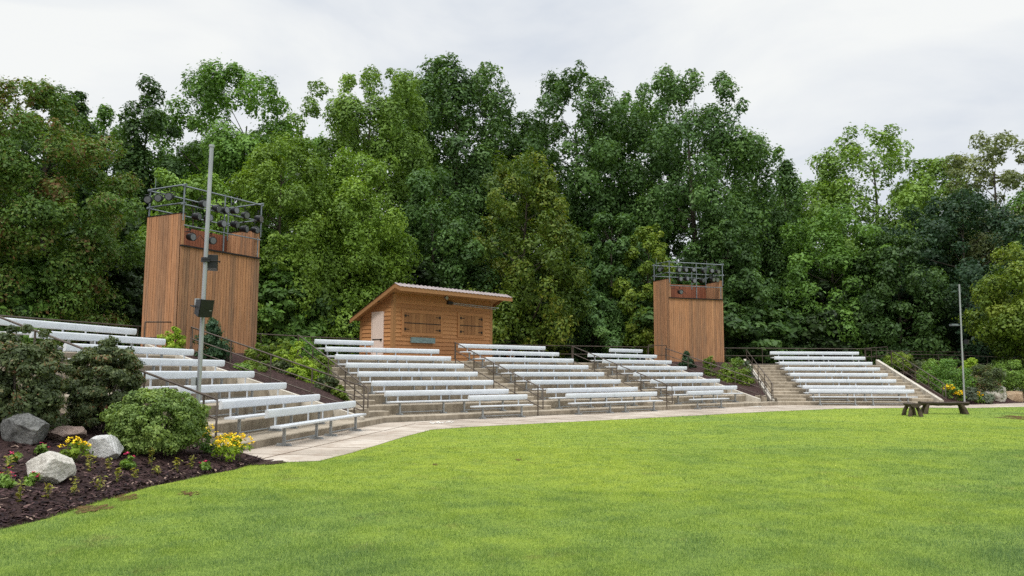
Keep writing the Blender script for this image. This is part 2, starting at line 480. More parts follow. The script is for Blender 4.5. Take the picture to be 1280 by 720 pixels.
# overcast: the cloud deck is brightest overhead
zr = nt.nodes.new('ShaderNodeMapRange'); zr.interpolation_type = 'SMOOTHSTEP'
zr.inputs[1].default_value = .42; zr.inputs[2].default_value = 1.; zr.inputs[3].default_value = 1.; zr.inputs[4].default_value = 3.3
nt.links.new(sep.outputs['Z'], zr.inputs[0])
b2 = nt.nodes.new('ShaderNodeBackground'); nt.links.new(cr.outputs[0], b2.inputs['Color']); nt.links.new(zr.outputs[0], b2.inputs['Strength'])
mxs = nt.nodes.new('ShaderNodeMixShader'); mxs.inputs[0].default_value = .96
nt.links.new(b1.outputs[0], mxs.inputs[1]); nt.links.new(b2.outputs[0], mxs.inputs[2])
nt.links.new(mxs.outputs[0], wo.inputs['Surface'])
sl = bpy.data.lights.new('sun', 'SUN'); sl.energy = 1.5; sl.angle = R(14); sl.color = (1, .955, .88)
so = bpy.data.objects.new('sun', sl); COL.objects.link(so)
sd = Vector((math.sin(SUN_AZ) * math.cos(SUN_EL), math.cos(SUN_AZ) * math.cos(SUN_EL), math.sin(SUN_EL)))
so.rotation_euler = sd.to_track_quat('Z', 'Y').to_euler(); so.location = (0, -20, 40)
vs_ = scene.view_settings
scene.display_settings.display_device = 'sRGB'
vs_.view_transform = 'Standard'; vs_.look = 'None'; vs_.gamma = 1; vs_.exposure = 0; vs_.use_curve_mapping = False
scene.cycles.use_denoising = False
scene.cycles.sample_clamp_indirect = 6
scene.cycles.max_bounces = 8; scene.cycles.diffuse_bounces = 4; scene.cycles.transparent_max_bounces = 4
scene.cycles.transmission_bounces = 4; scene.cycles.caustics_reflective = False; scene.cycles.caustics_refractive = False

# ------------------------------------------------------------------ ground
EDGE_PX = [(-160, 735), (-60, 694), (0, 662), (30, 655), (60, 648), (110, 632), (150, 620), (190, 608), (230, 600), (262, 593), (290, 588), (318, 580)]
EDGE = np.array([at(x, y, 0.)[:2] for x, y in EDGE_PX])
EDGE = np.vstack([[-7.2, -6.0], EDGE])
E_SV = np.array([uv(1, p) for p in EDGE]); o_ = np.argsort(E_SV[:, 0]); E_SV = E_SV[o_]; EDGE = EDGE[o_]


def vedge1(s): return np.interp(s, E_SV[:, 0], E_SV[:, 1])


def bed1z(k):
    k = np.asarray(k, float)
    return .02 + .10 * (1 - np.exp(-k / .35)) + .165 * np.maximum(k - .2, 0)


def bed_left_hit(px, py):
    d = ray(px, py); o = np.array([0, 0, EYE])
    for t in np.arange(4, 40, .02):
        q = o + d * t; s, v = uv(1, q); k = v - vedge1(s)
        if k > 0 and q[2] <= bed1z(k): return q
    return o + d * 12


E5_PX = [(1130, 507.3), (1178, 506.3), (1210, 506), (1250, 504.8), (1280, 503.6), (1340, 501)]
E5 = np.array([uv(5, at(x, y, 0.)) for x, y in E5_PX]); E5 = E5[np.argsort(E5[:, 0])]


def vedge5(s): return np.interp(s, E5[:, 0], E5[:, 1])


def bed5z(k):
    k = np.asarray(k, float); return .03 + .08 * (1 - np.exp(-k / .3)) + .235 * np.maximum(k - .2, 0)


def bed_right_hit(px, py):
    d = ray(px, py); o = np.array([0, 0, EYE])
    for t in np.arange(30, 70, .02):
        q = o + d * t; s, v = uv(5, q); k = v - vedge5(s)
        if k > 0 and q[2] <= bed5z(k): return q
    return o + d * 42


def ground_h(x, y):
    s5, v5 = uv(5, (x, y)); e5 = np.where(s5 > 22.4, np.maximum(V0[5], np.interp(s5, E5[:, 0], E5[:, 1]) + np.maximum(s5 - E5[-1, 0], 0) * .5), V0[5])
    mm = np.maximum.reduce([uv(1, (x, y))[1] - V0[1], uv(2, (x, y))[1] - V0[2] - np.where(s5 > 22.4, 60, 0), v5 - e5])
    return np.clip(SL * mm - .45, -.06, 1.9)


def grid_sheet(name, xs, ys, hf, mat, kind='structure'):
    X, Y = np.meshgrid(xs, ys, indexing='ij'); Z = hf(X, Y)
    V = np.stack([X, Y, Z], -1).reshape(-1, 3); ny = len(ys)
    i, j = np.meshgrid(np.arange(len(xs) - 1), np.arange(ny - 1), indexing='ij')
    a = (i * ny + j).ravel(); Fc = np.stack([a, a + ny, a + ny + 1, a + 1], -1)
    o = mesh_arrays(name, V, Fc, None, mat, None, True); tag(o, kind=kind); return o


xs = np.concatenate([np.linspace(-900, -60, 12), np.arange(-50, 71, 1.0), np.linspace(80, 900, 12)])
ys = np.concatenate([np.linspace(-700, -30, 10), np.arange(-20, 91, 1.0), np.linspace(100, 1100, 12)])
grid_sheet('ground', xs, ys, ground_h, M['forestfloor'])

# lawn polygon (flat sheet)
LE_PX = [(330, 578), (365, 577.5), (400, 576), (440, 566), (470, 557), (505, 546), (540, 537), (590, 533.5), (640, 531), (750, 525.5), (850, 520.5), (960, 514.5), (1050, 510.8), (1160, 509.6), (1210, 510), (1280, 508.5), (1330, 507)]
LE = [at(x, y, 0.)[:2] for x, y in LE_PX]
left = [tuple(p) for p in EDGE]                       # from behind the camera up to the walk
LAWN = [(-60, -60), (60, -60), (60, 60)] 
LAWN = [(-7.2, -60)] + [(-7.2, -6.0)] + [tuple(p) for p in EDGE[1:]] + [tuple(p) for p in LE] + [(70, 48), (70, -60)]


def in_poly(px, py, poly):
    ins = np.zeros(len(px), bool); n = len(poly)
    for i in range(n):
        x1, y1 = poly[i]; x2, y2 = poly[(i + 1) % n]
        c = ((y1 > py) != (y2 > py)) & (px < (x2 - x1) * (py - y1) / (y2 - y1 + 1e-12) + x1)
        ins ^= c
    return ins


def flat_poly(name, poly, z, mat, kind='structure'):
    import bmesh
    bm = bmesh.new(); vs = [bm.verts.new((p[0], p[1], z)) for p in poly]
    f = bm.faces.new(vs); bmesh.ops.triangulate(bm, faces=[f])
    bmesh.ops.recalc_face_normals(bm, faces=bm.faces)
    if bm.faces and sum(f.normal.z for f in bm.faces) < 0: bmesh.ops.reverse_faces(bm, faces=bm.faces)
    me = bpy.data.meshes.new(name); bm.to_mesh(me); bm.free(); me.materials.append(mat)
    o = bpy.data.objects.new(name, me); COL.objects.link(o); tag(o, kind=kind); return o


flat_poly('lawn', LAWN, 0., M['lawn'])

# concrete walk between the lawn and the kerbs
tip1 = P(1, 23.95, V0[1])[:2]; tip2 = P(5, 14.06, V0[5])[:2]
walk = [P(1, 13.3, V0[1] + .02)[:2], tip1 + np.array([-.02, .02]), tip2 + np.array([-.02, .03]), P(5, 22.4, V0[5] + .02)[:2]]
walk += [P(5, s, vedge5(s) + .05)[:2] for s in (23.5, 26, 29, 34)] + [P(5, 40, 49)[:2], (60, 58)]
walk += [tuple(np.array(p) - np.array([0, .05])) for p in LE[::-1]] + [EDGE[-1] + np.array([0.05, 0]), P(1, 13.3, vedge1(13.3))[:2]]
flat_poly('concrete_walk', walk, .006, M['walk'])
# joints cut in the walk: thin dark strips of dirt
jm = MB()
for s in np.arange(14.6, 23.5, 1.55):
    a, b_ = P(1, s, V0[1] - 2.05, .010), P(1, s, V0[1] - .05, .010)
    dr = np.array([math.sin(ANG[1]), math.cos(ANG[1]), 0]) * .012
    jm.add([a - dr, a + dr, b_ + dr, b_ - dr], [(0, 1, 2, 3)])
for s in np.arange(14.2, 35, 1.55):
    a, b_ = P(2, s, V0[2] - 3.0, .010), P(2, s, V0[2] - .05, .010)
    dr = np.array([math.sin(ANG[2]), math.cos(ANG[2]), 0]) * .014
    jm.add([a - dr, a + dr, b_ + dr, b_ - dr], [(0, 1, 2, 3)])
for b_, s0, s1, off in ((1, 13.4, 23.9, 1.02), (2, 13., 35.2, 1.5)):
    vv = np.array([-math.cos(ANG[b_]), math.sin(ANG[b_]), 0]) * .012
    a, c_ = P(b_, s0, V0[b_] - off, .0105), P(b_, s1, V0[b_] - off, .0105)
    jm.add([a - vv, a + vv, c_ + vv, c_ - vv], [(0, 1, 2, 3)])
tag(jm.build('walk_joints', M['soil']), kind='structure')

# platform behind the top tiers
FENCE_XY = [(-15.6, 16.0), (-14.32, 22.25), (-12.95, 27.6), (-10.35, 32.9), (-8.9, 35.6), (-6.2, 39.0), (-1.6, 44.6), (3.5, 46.6), (8.2, 48.3), (13.27, 49.6), (22.6, 50.2)]
pl = [P(1, 13.6, 14.87)[:2], P(1, 22.5, 14.87)[:2], P(2, 12.9, 28.69)[:2], P(2, 34.2, 28.69)[:2], P(5, 14.6, 46.29)[:2], P(5, 22.5, 46.29)[:2]]
pl += [np.array([22.9, 50.8])] + [np.array(p) + np.array([-.15, .35]) for p in FENCE_XY[::-1]]
pm = MB(); pm.prism(pl, PLAT - .35, PLAT - .004); tag(pm.build('upper_platform', M['concrete']), kind='structure')


# ------------------------------------------------------------------ terraces
def quad_sv(b, s0, s1, v0, v1):
    return [P(b, s0, v0)[:2], P(b, s1, v0)[:2], P(b, s1, v1)[:2], P(b, s0, v1)[:2]]


def nosed(mb, b, s0, s1, v0, v1, za, zb, s0b=None, s1b=None, c=.022):
    s0b = s0 if s0b is None else s0b; s1b = s1 if s1b is None else s1b
    vs = [P(b, s0, v0, za), P(b, s1, v0, za), P(b, s1b, v1, za), P(b, s0b, v1, za),
          P(b, s0, v0, zb - c), P(b, s1, v0, zb - c), P(b, s1, v0 + c, zb), P(b, s0, v0 + c, zb), P(b, s1b, v1, zb), P(b, s0b, v1, zb)]
    mb.add(vs, [(0, 3, 2, 1), (0, 1, 5, 4), (4, 5, 6, 7), (7, 6, 8, 9), (2, 3, 9, 8), (1, 2, 8, 6, 5), (3, 0, 4, 7, 9)])


def terrace(b, s0, s1, aisles, label, kerb_ends, strg):
    base = P(b, (s0 + s1) / 2, V0[b], 0)
    t = empty('concrete_terrace', base, label, 'terrace', 'stepped concrete terraces round the lawn')
    for n in range(7):
        z = KERB + n * RISE
        v0 = V0[b] + n * DEP; v1 = v0 + DEP
        mb = MB()
        if n == 0:
            a, c = kerb_ends
            nosed(mb, b, a[0], c[0], v0, v1, -.2, z, a[1], c[1])
        else:
            nosed(mb, b, s0, s1, v0, v1 + (.003 if n < 6 else 0), -.2, z)
        mb.build('tier', M['concrete'], t, base)
    for (a, c) in aisles:
        mb = MB()
        for n in range(1, 7):
            v0 = V0[b] + n * DEP
            f = n / 7.
            sa, sc_ = a[0] + (a[1] - a[0]) * f, c[0] + (c[1] - c[0]) * f
            mb = MB(); nosed(mb, b, sa, sc_, v0 - .505, v0 - .004, KERB + (n - 1) * RISE - .01, KERB + (n - 1) * RISE + RISE / 2)
            mb.build('step', M['concrete'], t, base)
    for (sb, st, va, vb) in strg:
        mb = MB()
        w_ = .09
        p = [P(b, sb - w_, va)[:2], P(b, sb + w_, va)[:2], P(b, st + w_, vb)[:2], P(b, st - w_, vb)[:2]]
        za, zb = ramp(b, va) + .05, ramp(b, vb) + .05
        mb.prism(p, [-.1] * 4, [za, za, zb, zb]); mb.build('stringer', M['stringer'], t, base)
    return t


terrace(1, 13.62, 22.3, [((13.66, 13.66), (15.2, 15.9))], 'stepped concrete terrace of the nearest left bench bank', ((13.62, 13.62), (23.95, 23.58)), [(22.42, 22.35, V0[1] + .12, 14.87)])
terrace(2, 12.45, 34.35, [((12.5, 13.0), (13.62, 14.15)), ((19.25, 19.5), (20.75, 21.05)), ((26.35, 26.55), (28.1, 28.3))],
        'long stepped concrete terrace in the middle, below the timber shed', ((13.2, 12.82), (35.62, 35.3)), [(34.5, 34.15, V0[2] + .3, 28.69)])
terrace(5, 13.95, 22.3, [((14.1, 14.9), (15.6, 16.0)), ((20.95, 21.5), (22.1, 22.2))], 'stepped concrete terrace of the far right bench bank', ((14.06, 14.43), (22.3, 22.3)), [(13.86, 14.72, V0[5] + .12, 46.2), (22.33, 22.5, V0[5] + .12, 46.2)])

# ------------------------------------------------------------------ benches
BACK = [(-.030, .022), (.016, .018), (.028, .034), (.032, .160), (.022, .190), (-.004, .203), (-.030, .194), (-.046, .168), (-.050, .10), (-.044, .05)]
SEATP = [(-.13, .0), (-.125, -.035), (.125, -.035), (.13, 0), (.12, .012), (-.12, .012)]


def make_bench(nhalf):
    root = empty('spectator_bench', (0, 0, 0), None, None)
    Lh = 2.62
    for h in range(nhalf):
        x0 = -Lh * nhalf / 2 + h * Lh + .004; x1 = x0 + Lh - .008
        mb = MB(); mb.extrude(SEATP, (x0, -.02, .43), (x1, -.02, .43), (0, 1, 0)); mb.build('seat', M['white'], root)
        mb = MB(); mb.extrude(BACK, (x0, .216, .58), (x1, .216, .58), (0, 1, 0), (0, -.08, 1), smooth=True); mb.build('backrest', M['white'], root)
        lx = (x0 + .45, x1 - .42)
        for x in lx:
            mb = MB()
            mb.box((x, 0, .205), (.055, .055, .36)); mb.box((x, -.01, .386), (.07, .2, .02)); mb.box((x, 0, .03), (.07, .30, .045)); mb.box((x, 0, .008), (.1, .34, .015))
            mb.build('leg', M['galv'], root)
            mb = MB()
            mb.box((x + .07, .165, .392), (.05, .16, .022)); mb.box((x + .07, .248, .52), (.05, .02, .27)); mb.box((x + .07, .234, .64), (.045, .014, .1)); mb.build('back_bracket', M['white'], root)
        mb = MB(); mb.tube([(lx[0], .02, .085), (lx[1], .02, .085)], .018, 6); mb.build('brace', M['galv'], root)
    return root


bench2 = make_bench(2); bench1 = make_bench(1)
used = {1: False, 2: False}
ROWS = ['top row', 'second row down', 'third row down', 'fourth row down', 'fifth row down', 'sixth row down', 'seventh row down', 'front row']
BANK = {1: 'in the bank beside the near tower', 2: 'in the bank below the shed', 3: 'in the bank just past the shed', 4: 'in the bank beside the far tower', 5: 'in the separate far right bank'}


def put_bench(bank, b, row, sc, half=False):
    k = 1 if half else 2
    proto = bench1 if half else bench2
    o = proto if not used[k] else copy_tree(proto)
    used[k] = True
    if row == 7: v, z = V0[b] - .30, .006
    else:
        n = 6 - row; v, z = V0[b] + .725 + n * DEP, KERB + n * RISE
    p = P(b, sc, v, z); o.location = p; o.rotation_euler = (0, 0, math.pi / 2 - ANG[b])
    tag(o, ('short ' if half else '') + 'white bench with backrest, ' + ROWS[row] + ' ' + BANK[bank], 'bench', 'white spectator benches on the terraces')
    return o


BN = {1: (1, [19.04, 18.95, 18.79, 18.72, 18.54, 18.45, 18.40, 18.42]),
      2: (2, [15.58, 16.84, 16.72, 16.62, 16.53, 16.49, 16.40, 17.72]),
      3: (2, [23.86, 23.81, 23.78, 23.72, 23.68, 23.64, 23.58, 23.60]),
      4: (2, [32.40, 31.06, 31.02, 30.98, 30.94, 30.93, 30.88, 29.58]),
      5: (5, [18.81, 18.70, 18.61, 18.53, 18.44, 18.36, 18.29, 18.20])}
for bank, (b, cs) in BN.items():
    for r_, c_ in enumerate(cs):
        put_bench(bank, b, r_, c_, (bank == 2 and r_ in (0, 7)) or (bank == 4 and r_ in (0, 7)))


# ------------------------------------------------------------------ handrails
def rail(pts_bot, pts_top, label, b, n_posts, hoop=.28, group='bronze handrails along the steps', z_off=0.):
    """sloping rail from a low to a high point (xy in s,v) on the ramp of block b"""
    (s0, v0), (s1, v1) = pts_bot, pts_top
    base = P(b, s0, v0, ramp(b, v0))
    root = empty('handrail', base, label, 'handrail', group)
    A = np.array(P(b, s0, v0, ramp(b, v0) + z_off)); B = np.array(P(b, s1, v1, ramp(b, v1) + z_off))
    d = (B - A) / np.linalg.norm(B - A)
    z = np.array([0, 0, 1.])
    A0 = A - d * hoop
    for nm, h in (('top_rail', .9), ('middle_rail', .55), ('lower_rail', .2)):
        mb = MB()
        if nm == 'middle_rail': mb.tube([A0 + z * h, B + z * h], .019, 6)
        elif nm == 'top_rail': mb.tube([A0 + z * .19, A0 + z * h, B + z * h, B + z * .19], .023, 8)
        else: mb.tube([A0 + z * h, B + z * h], .019, 6)
        mb.build(nm, M['bronze'], root, base)
    for i in range(n_posts):
        f = (i + .02) / (n_posts - 1 + .06)
        p = A + (B - A) * f
        mb = MB(); mb.tube([p - z * .25, p + z * .89], .022, 8); mb.build('post', M['bronze'], root, base)
    return root


rail((13.9, 8.0), (14.75, 14.8), 'bronze handrail beside dark shrubs at the near end of the left bank', 1, 6)
rail((22.6, 8.25), (23.15, 13.9), 'bronze handrail running down from the near tower beside the planted slope', 1, 5)
rail((12.62, 21.85), (13.1, 27.6), 'bronze handrail beside the steps under the left corner of the shed', 2, 5)
rail((19.62, 21.55), (20.07, 27.3), 'bronze handrail in the aisle below the right corner of the shed', 2, 5)
rail((27.02, 21.6), (27.05, 27.3), 'bronze handrail in the aisle between the shed and the far tower', 2, 5)
rail((34.75, 22.0), (34.3, 27.5), 'bronze handrail on the planted slope in front of the far tower', 2, 5)
rail((13.8, 39.3), (14.45, 45.1), 'bronze handrail on the left side of the far right bank steps', 5, 5)
rail((22.4, 39.35), (22.78, 45.1), 'bronze handrail on the right side of the far right bank steps', 5, 5)


def fence(pts, label, H=1.06, spacing=2.1, group='bronze pipe fences round the top', rails=(.08, .55, 1.0)):
    pts = [np.array(p, float) for p in pts]
    base = pts[0]
    root = empty('pipe_fence', base, label, 'fence', group)
    z = np.array([0, 0, 1.])
    for nm, h in zip(('lower_rail', 'middle_rail', 'top_rail'), rails):
        mb = MB(); mb.tube([p + z * (h * H) for p in pts], .021 if nm != 'top_rail' else .025, 6); mb.build(nm, M['bronze'], root, base)
    for i in range(len(pts) - 1):
        L = np.linalg.norm(pts[i + 1] - pts[i]); n = max(1, round(L / spacing))
        for k in range(n + (1 if i == len(pts) - 2 else 0)):
            p = pts[i] + (pts[i + 1] - pts[i]) * k / n
            mb = MB(); mb.tube([p - z * .1, p + z * H * .995], .022, 6); mb.build('post', M['bronze'], root, base)
    return root


fz = [(x, y, PLAT) for x, y in FENCE_XY]
fence(fz[0:4], 'bronze pipe fence along the top of the nearest left bank')
fence(fz[3:6], 'bronze pipe fence between the near tower and the shed')
fence(fz[6:10], 'bronze pipe fence between the shed and the far tower and beyond')
fence(fz[9:11], 'bronze pipe fence behind the far right bank of benches')
q = [atY(1082, 437.6, 50.4), atY(1127, 439.2, 51.6), atY(1205, 440.2, 53), atY(1290, 446, 55), atY(1400, 452, 57)]
fence([p - np.array([0, 0, 1.06]) for p in q], 'upper bronze pipe fence of the ramp behind the right shrubs', rails=(.1, .6, 1.))
q = [atY(1108, 441, 49.2), atY(1140, 443, 49.6), atY(1205, 444.3, 50.5), atY(1290, 448.5, 52), atY(1400, 455, 53)]
fence([p - np.array([0, 0, 1.06]) for p in q], 'lower bronze pipe fence of the ramp behind the right shrubs', rails=(.1, .55, 1.))
q = [atY(1081, 435.6, 49.3), atY(1109, 433.6, 50.0)]
fence([p - np.array([0, 0, 1.15]) for p in q], 'short bronze pipe gate at the top right corner of the far bank', H=1.15, spacing=.8)
# short guard rails by the towers
q = [atY(181.5, 402.5, 25.8), atY(231, 402.7, 27.2)]
fence([p - np.array([0, 0, .95]) for p in q], 'short bronze guard rail standing against the near tower', H=.95, rails=(.02, .46, 1.), spacing=1.6)
q = [atY(810.5, 431.4, 42.6), atY(833, 431.8, 44)]
fence([p - np.array([0, 0, .98]) for p in q], 'short bronze guard rail standing beside the far tower', H=.98, rails=(.02, .46, 1.), spacing=1.5)


# ------------------------------------------------------------------ timber towers
W_, D_, HT, HS = 3.56, 1.74, 6.9, 5.78


def boards(x0, x1, y, z0, z1, axis, bw=.125, th=.03, tmin=0., tmax=1., jit=.01):
    mb = MB(); n = max(1, round(abs(x1 - x0) / bw)); st = (x1 - x0) / n
    prev = .5
    for i in range(n):
        c = x0 + st * (i + .5); prev = min(1, max(0, .25 * prev + .75 * random.random()))
        t_ = tmin + (tmax - tmin) * prev; j = random.uniform(-.004, .004)
        zz0 = z0 + random.uniform(-jit, 0)
        if axis == 'x': mb.box((c, y + j, (zz0 + z1) / 2), (abs(st) - .012, th, z1 - zz0), tint=t_)
        else: mb.box((y + j, c, (zz0 + z1) / 2), (th, abs(st) - .012, z1 - zz0), tint=t_)
    return mb


def make_tower(B, a, zb, label):
    root = empty('timber_tower', (B[0], B[1], zb), label, 'tower', None, math.pi / 2 - a)
    h, hs = HT - zb, HS - zb
    boards(0, W_, 0, 0, hs, 'x').build('front_wall', M['tower'], root)
    boards(.035, D_, 0, 0, h, 'y').build('side_wall', M['tower'], root)
    boards(.035, D_, W_, 0, h, 'y').build('side_wall', M['tower'], root)
    boards(W_ - .26, W_ - .018, 0, hs + .035, h, 'x').build('corner_panel', M['tower'], root)
    boards(.0, .12, 0, hs + .035, h, 'x').build('corner_panel', M['tower'], root)
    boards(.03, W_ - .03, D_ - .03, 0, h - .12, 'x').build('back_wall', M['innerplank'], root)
    mb = MB(); mb.box((W_ / 2, -.03, hs + .01), (W_ + .02, .12, .05)); mb.build('sill', M['iron'], root)
    mb = MB(); mb.box((W_ / 2, D_ / 2, hs - .12), (W_ - .1, D_ - .12, .06)); mb.build('deck', M['oldwood'], root)
    mb = MB()
    mb.box((0, D_ / 2, h + .012), (.07, D_ + .04, .03)); mb.box((W_, D_ / 2, h + .012), (.07, D_ + .04, .03)); mb.box((.07, 0, h + .0125), (.19, .07, .028)); mb.build('cap_board', M['iron'], root)
    # pipe frame
    fr = MB(); y0, y1 = -.04, D_ - .05; zt, zm = h + .93, h + .30
    x0, x1 = .02, W_ - .02
    for z_ in (zt, zm):
        fr.tube([(x0 - .1, y0, z_), (x1 + .1, y0, z_)], .028, 6); fr.tube([(x0, y0 - .1, z_ + .05), (x0, y1 + .12, z_ + .05)], .028, 6)
        fr.tube([(x1, y0 - .1, z_ + .05), (x1, y1 + .12, z_ + .05)], .028, 6); fr.tube([(x0 - .1, y1, z_), (x1 + .1, y1, z_)], .028, 6)
    fr.build('pipe_frame', M['pipe'], root)
    frame_o = root.children[-1] if root.children else None
    fo = [c for c in bpy.data.objects if c.parent == root and c.name.startswith('pipe_frame')][0]
    for (x, y, za, zb_) in ((x0, y0, h - .25, zt + .05), (x1, y0, h - .3, zt + .05), (x0, y1, h - .3, zt + .05), (x1, y1, h - .3, zt + .05), (W_ * .5, y0 - .01, hs + .04, zt + .05), (W_ * .72, y1, h - .4, zt + .02),
                            (.06, y1 - .2, zt - .2, zt + .45), (W_ + .0, y1 - .1, zt - .2, zt + .45)):
        mb = MB(); mb.tube([(x, y, za), (x, y, zb_)], .030 if zb_ < zt + .2 else .012, 6); mb.build('pipe_post', M['pipe'], fo)
    mb = MB(); mb.tube([(.02, -.1, hs + .70), (W_ - .08, -.1, hs + .70)], .024, 6); mb.build('pipe_rail', M['pipe'], fo)
    mb = MB(); mb.tube([(W_ - .2, -.1, hs + .04), (W_ - .2, -.1, hs + .78)], .024, 6); mb.build('pipe_post', M['pipe'], fo)
    mb = MB(); mb.tube([(.16, .2, hs + .5), (.6, .3, hs + .62), (.8, .28, hs + .3), (1.05, .3, hs + .55), (1.3, .25, hs + .25)], .012, 5); mb.build('cable', M['iron'], fo)
    return root


def make_light():
    root = empty('stage_light', (0, 0, 0), None, None)
    mb = MB(); mb.tube([(0, .13, 0), (0, .11, 0), (0, .06, 0), (0, -.02, 0), (0, -.1, 0), (0, -.16, 0)], [.05, .085, .112, .125, .135, .138], 14)
    mb.build('housing', M['lampblack'], root)
    mb = MB(); mb.tube([(0, -.155, 0), (0, -.168, 0)], [.112, .108], 14); mb.build('lens', M['lens'], root)
    mb = MB()
    mb.tube([(.145, .03, 0), (.145, .03, .17), (-.145, .03, .17), (-.145, .03, 0)], .012, 5); mb.tube([(0, .03, .17), (0, .03, .27)], .016, 5); mb.box((0, .03, .27), (.05, .06, .05))
    mb.build('yoke', M['lampblack'], root)
    mb = MB(); mb.box((.0, .0, .0), (.008, .008, .008))
    return root


T1 = (np.array([-11.19, 26.59]), R(27.8)); T2 = (np.array([8.90, 44.93]), R(70.7))
tower1 = make_tower(T1[0], T1[1], 2.2, 'tall cedar plank lighting tower standing behind the nearest left bank')
tower2 = make_tower(T2[0], T2[1], 2.05, 'distant cedar plank lighting tower between the middle and far right banks')
light0 = make_light(); used_l = [False]


def put_light(T, x, y, z, yaw, pitch, label, group):
    o = light0 if not used_l[0] else copy_tree(light0)
    used_l[0] = True
    a = math.pi / 2 - T[1]
    c, s = math.cos(a), math.sin(a)
    o.location = (T[0][0] + c * x - s * y, T[0][1] + s * x + c * y, z)
    o.rotation_mode = 'XYZ'
    o.rotation_euler = (pitch, 0, a + yaw)
    tag(o, label, 'stage light', group)


NTH = ['first', 'second', 'third', 'fourth', 'fifth', 'sixth', 'seventh']


def tower_lights(T, which, sidey, up, low, opening, grp):
    for i, y in enumerate(sidey):
        put_light(T, -.16, y, 7.47, R(-55) + random.uniform(-.2, .2), R(10), f'black stage light, {NTH[i]} from the back on the side rail of the {which} tower', grp)
    for i, f in enumerate(up):
        put_light(T, f * W_ + random.uniform(-.1, .1), random.uniform(-.06, .12), 7.48 - .2 * random.random(), random.uniform(-.1, .35), R(random.uniform(-4, 14)), f'black stage light, {NTH[i]} from left in the upper row on the {which} tower', grp)
    for i, f in enumerate(low):
        put_light(T, f * W_ + random.uniform(-.1, .1), random.uniform(-.06, .12), 6.95 - .16 * random.random(), random.uniform(-.1, .35), R(random.uniform(-4, 14)), f'black stage light, {NTH[i]} from left in the lower row on the {which} tower', grp)
    for i, f in enumerate(opening):
        put_light(T, f * W_, .03, HS + .36, random.uniform(-.3, .2), R(6), f'round black stage light in the {"left" if i == 0 else "middle"} of the opening of the {which} tower', grp)


tower_lights(T1, 'near', (1.5, .95, .42), (.2, .36, .48, .66, .78, .93), (.17, .31, .45, .63, .76, .89), (.11, .36), 'stage lights on the near tower')
tower_lights(T2, 'far', (.55,), (.14, .30, .44, .62, .78, .92), (.18, .31, .46, .62, .77, .89), (.2,), 'stage lights on the far tower')


# ------------------------------------------------------------------ shed
SA = R(42.7); SB = np.array([-5.3, 35.5]); SW, SD, SHF, SHB = 6.3, 2.35, 5.10, 4.06
zs = PLAT
shed = empty('timber_shed', (SB[0], SB[1], zs), 'orange timber shed with sloping metal roof and closed shutters behind the benches', 'shed', None, math.pi / 2 - SA)
slp = (SHF - SHB) / SD
hf, hb = SHF - zs, SHB - zs
cS, sS = math.cos(math.pi / 2 - SA), math.sin(math.pi / 2 - SA)


def shed_front(px, py, off=0.):
    """local (x,z) of a pixel on the shed's front plane"""
    nrm = np.array([sS, -cS]); p0 = SB + nrm * off; d = ray(px, py)
    t = (p0 @ nrm) / (d[:2] @ nrm); q = np.array([0, 0, EYE]) + d * t
    r = q[:2] - SB; return r @ np.array([cS, sS]), q[2] - zs


def shed_side(px, py):
    nrm = np.array([cS, sS]); d = ray(px, py); t = (SB @ nrm) / (d[:2] @ nrm); q = np.array([0, 0, EYE]) + d * t
    r = q[:2] - SB; return r @ np.array([-sS, cS]), q[2] - zs


def lap(x0, x1, topf, axis, pos, out, step=.185):
    mb = MB(); z = 0.
    while True:
        za, zb_ = z, z + step
        t0 = topf(x0), topf(x1)
        if za > max(t0) - .01: break
        if axis == 'x':
            zt = min(zb_, t0[0])
            prof = [(x0, pos + out * .042, za), (x1, pos + out * .042, za), (x1, pos + out * .002, zt), (x0, pos + out * .002, zt), (x0, pos - out * .05, za), (x1, pos - out * .05, za), (x1, pos - out * .05, zt), (x0, pos - out * .05, zt)]
        else:
            # side wall under the sloping roof: clip the board to the slope
            def lim(zz): return x1 if topf(x1) >= zz else max(x0, min(x1, (topf(x0) - zz) / slp + x0))
            ya, yb = lim(za), lim(zb_); zt = min(zb_, t0[0])
            prof = [(pos + out * .042, x0, za), (pos + out * .042, ya, za), (pos + out * .002, yb, zt), (pos + out * .002, x0, zt), (pos - out * .05, x0, za), (pos - out * .05, ya, za), (pos - out * .05, yb, zt), (pos - out * .05, x0, zt)]
        mb.add(prof, [(0, 1, 2, 3), (4, 7, 6, 5), (0, 4, 5, 1), (1, 5, 6, 2), (2, 6, 7, 3), (3, 7, 4, 0)], random.random())
        z += step
    return mb


lap(.1, SW - .1, lambda x: hf, 'x', 0, -1).build('front_wall', M['siding'], shed)
lap(.1, SW - .1, lambda x: hb, 'x', SD, 1).build('back_wall', M['siding'], shed)
lap(.1, SD - .1, lambda y: hf - slp * y, 'y', 0, -1).build('side_wall', M['siding'], shed)
lap(.1, SD - .1, lambda y: hf - slp * y, 'y', SW, 1).build('side_wall', M['siding'], shed)
for (x, y, hh) in ((.05, .05, hf), (SW - .05, .05, hf), (.05, SD - .05, hb), (SW - .05, SD - .05, hb)):
    mb = MB(); mb.box((x, y, hh / 2 - .02), (.17, .17, hh - .06), tint=.6); mb.build('corner_post', M['fascia'], shed)
OV, OS, OB, YR = 1.0, .4, .3, -.62
yA, yB = -OV, SD + OB


def rz_(y):
    """underside of the roof: long slope to the back, short slope to the front eave"""
    return hf - slp * y if y >= YR else hf - slp * YR - (YR - y) * .42


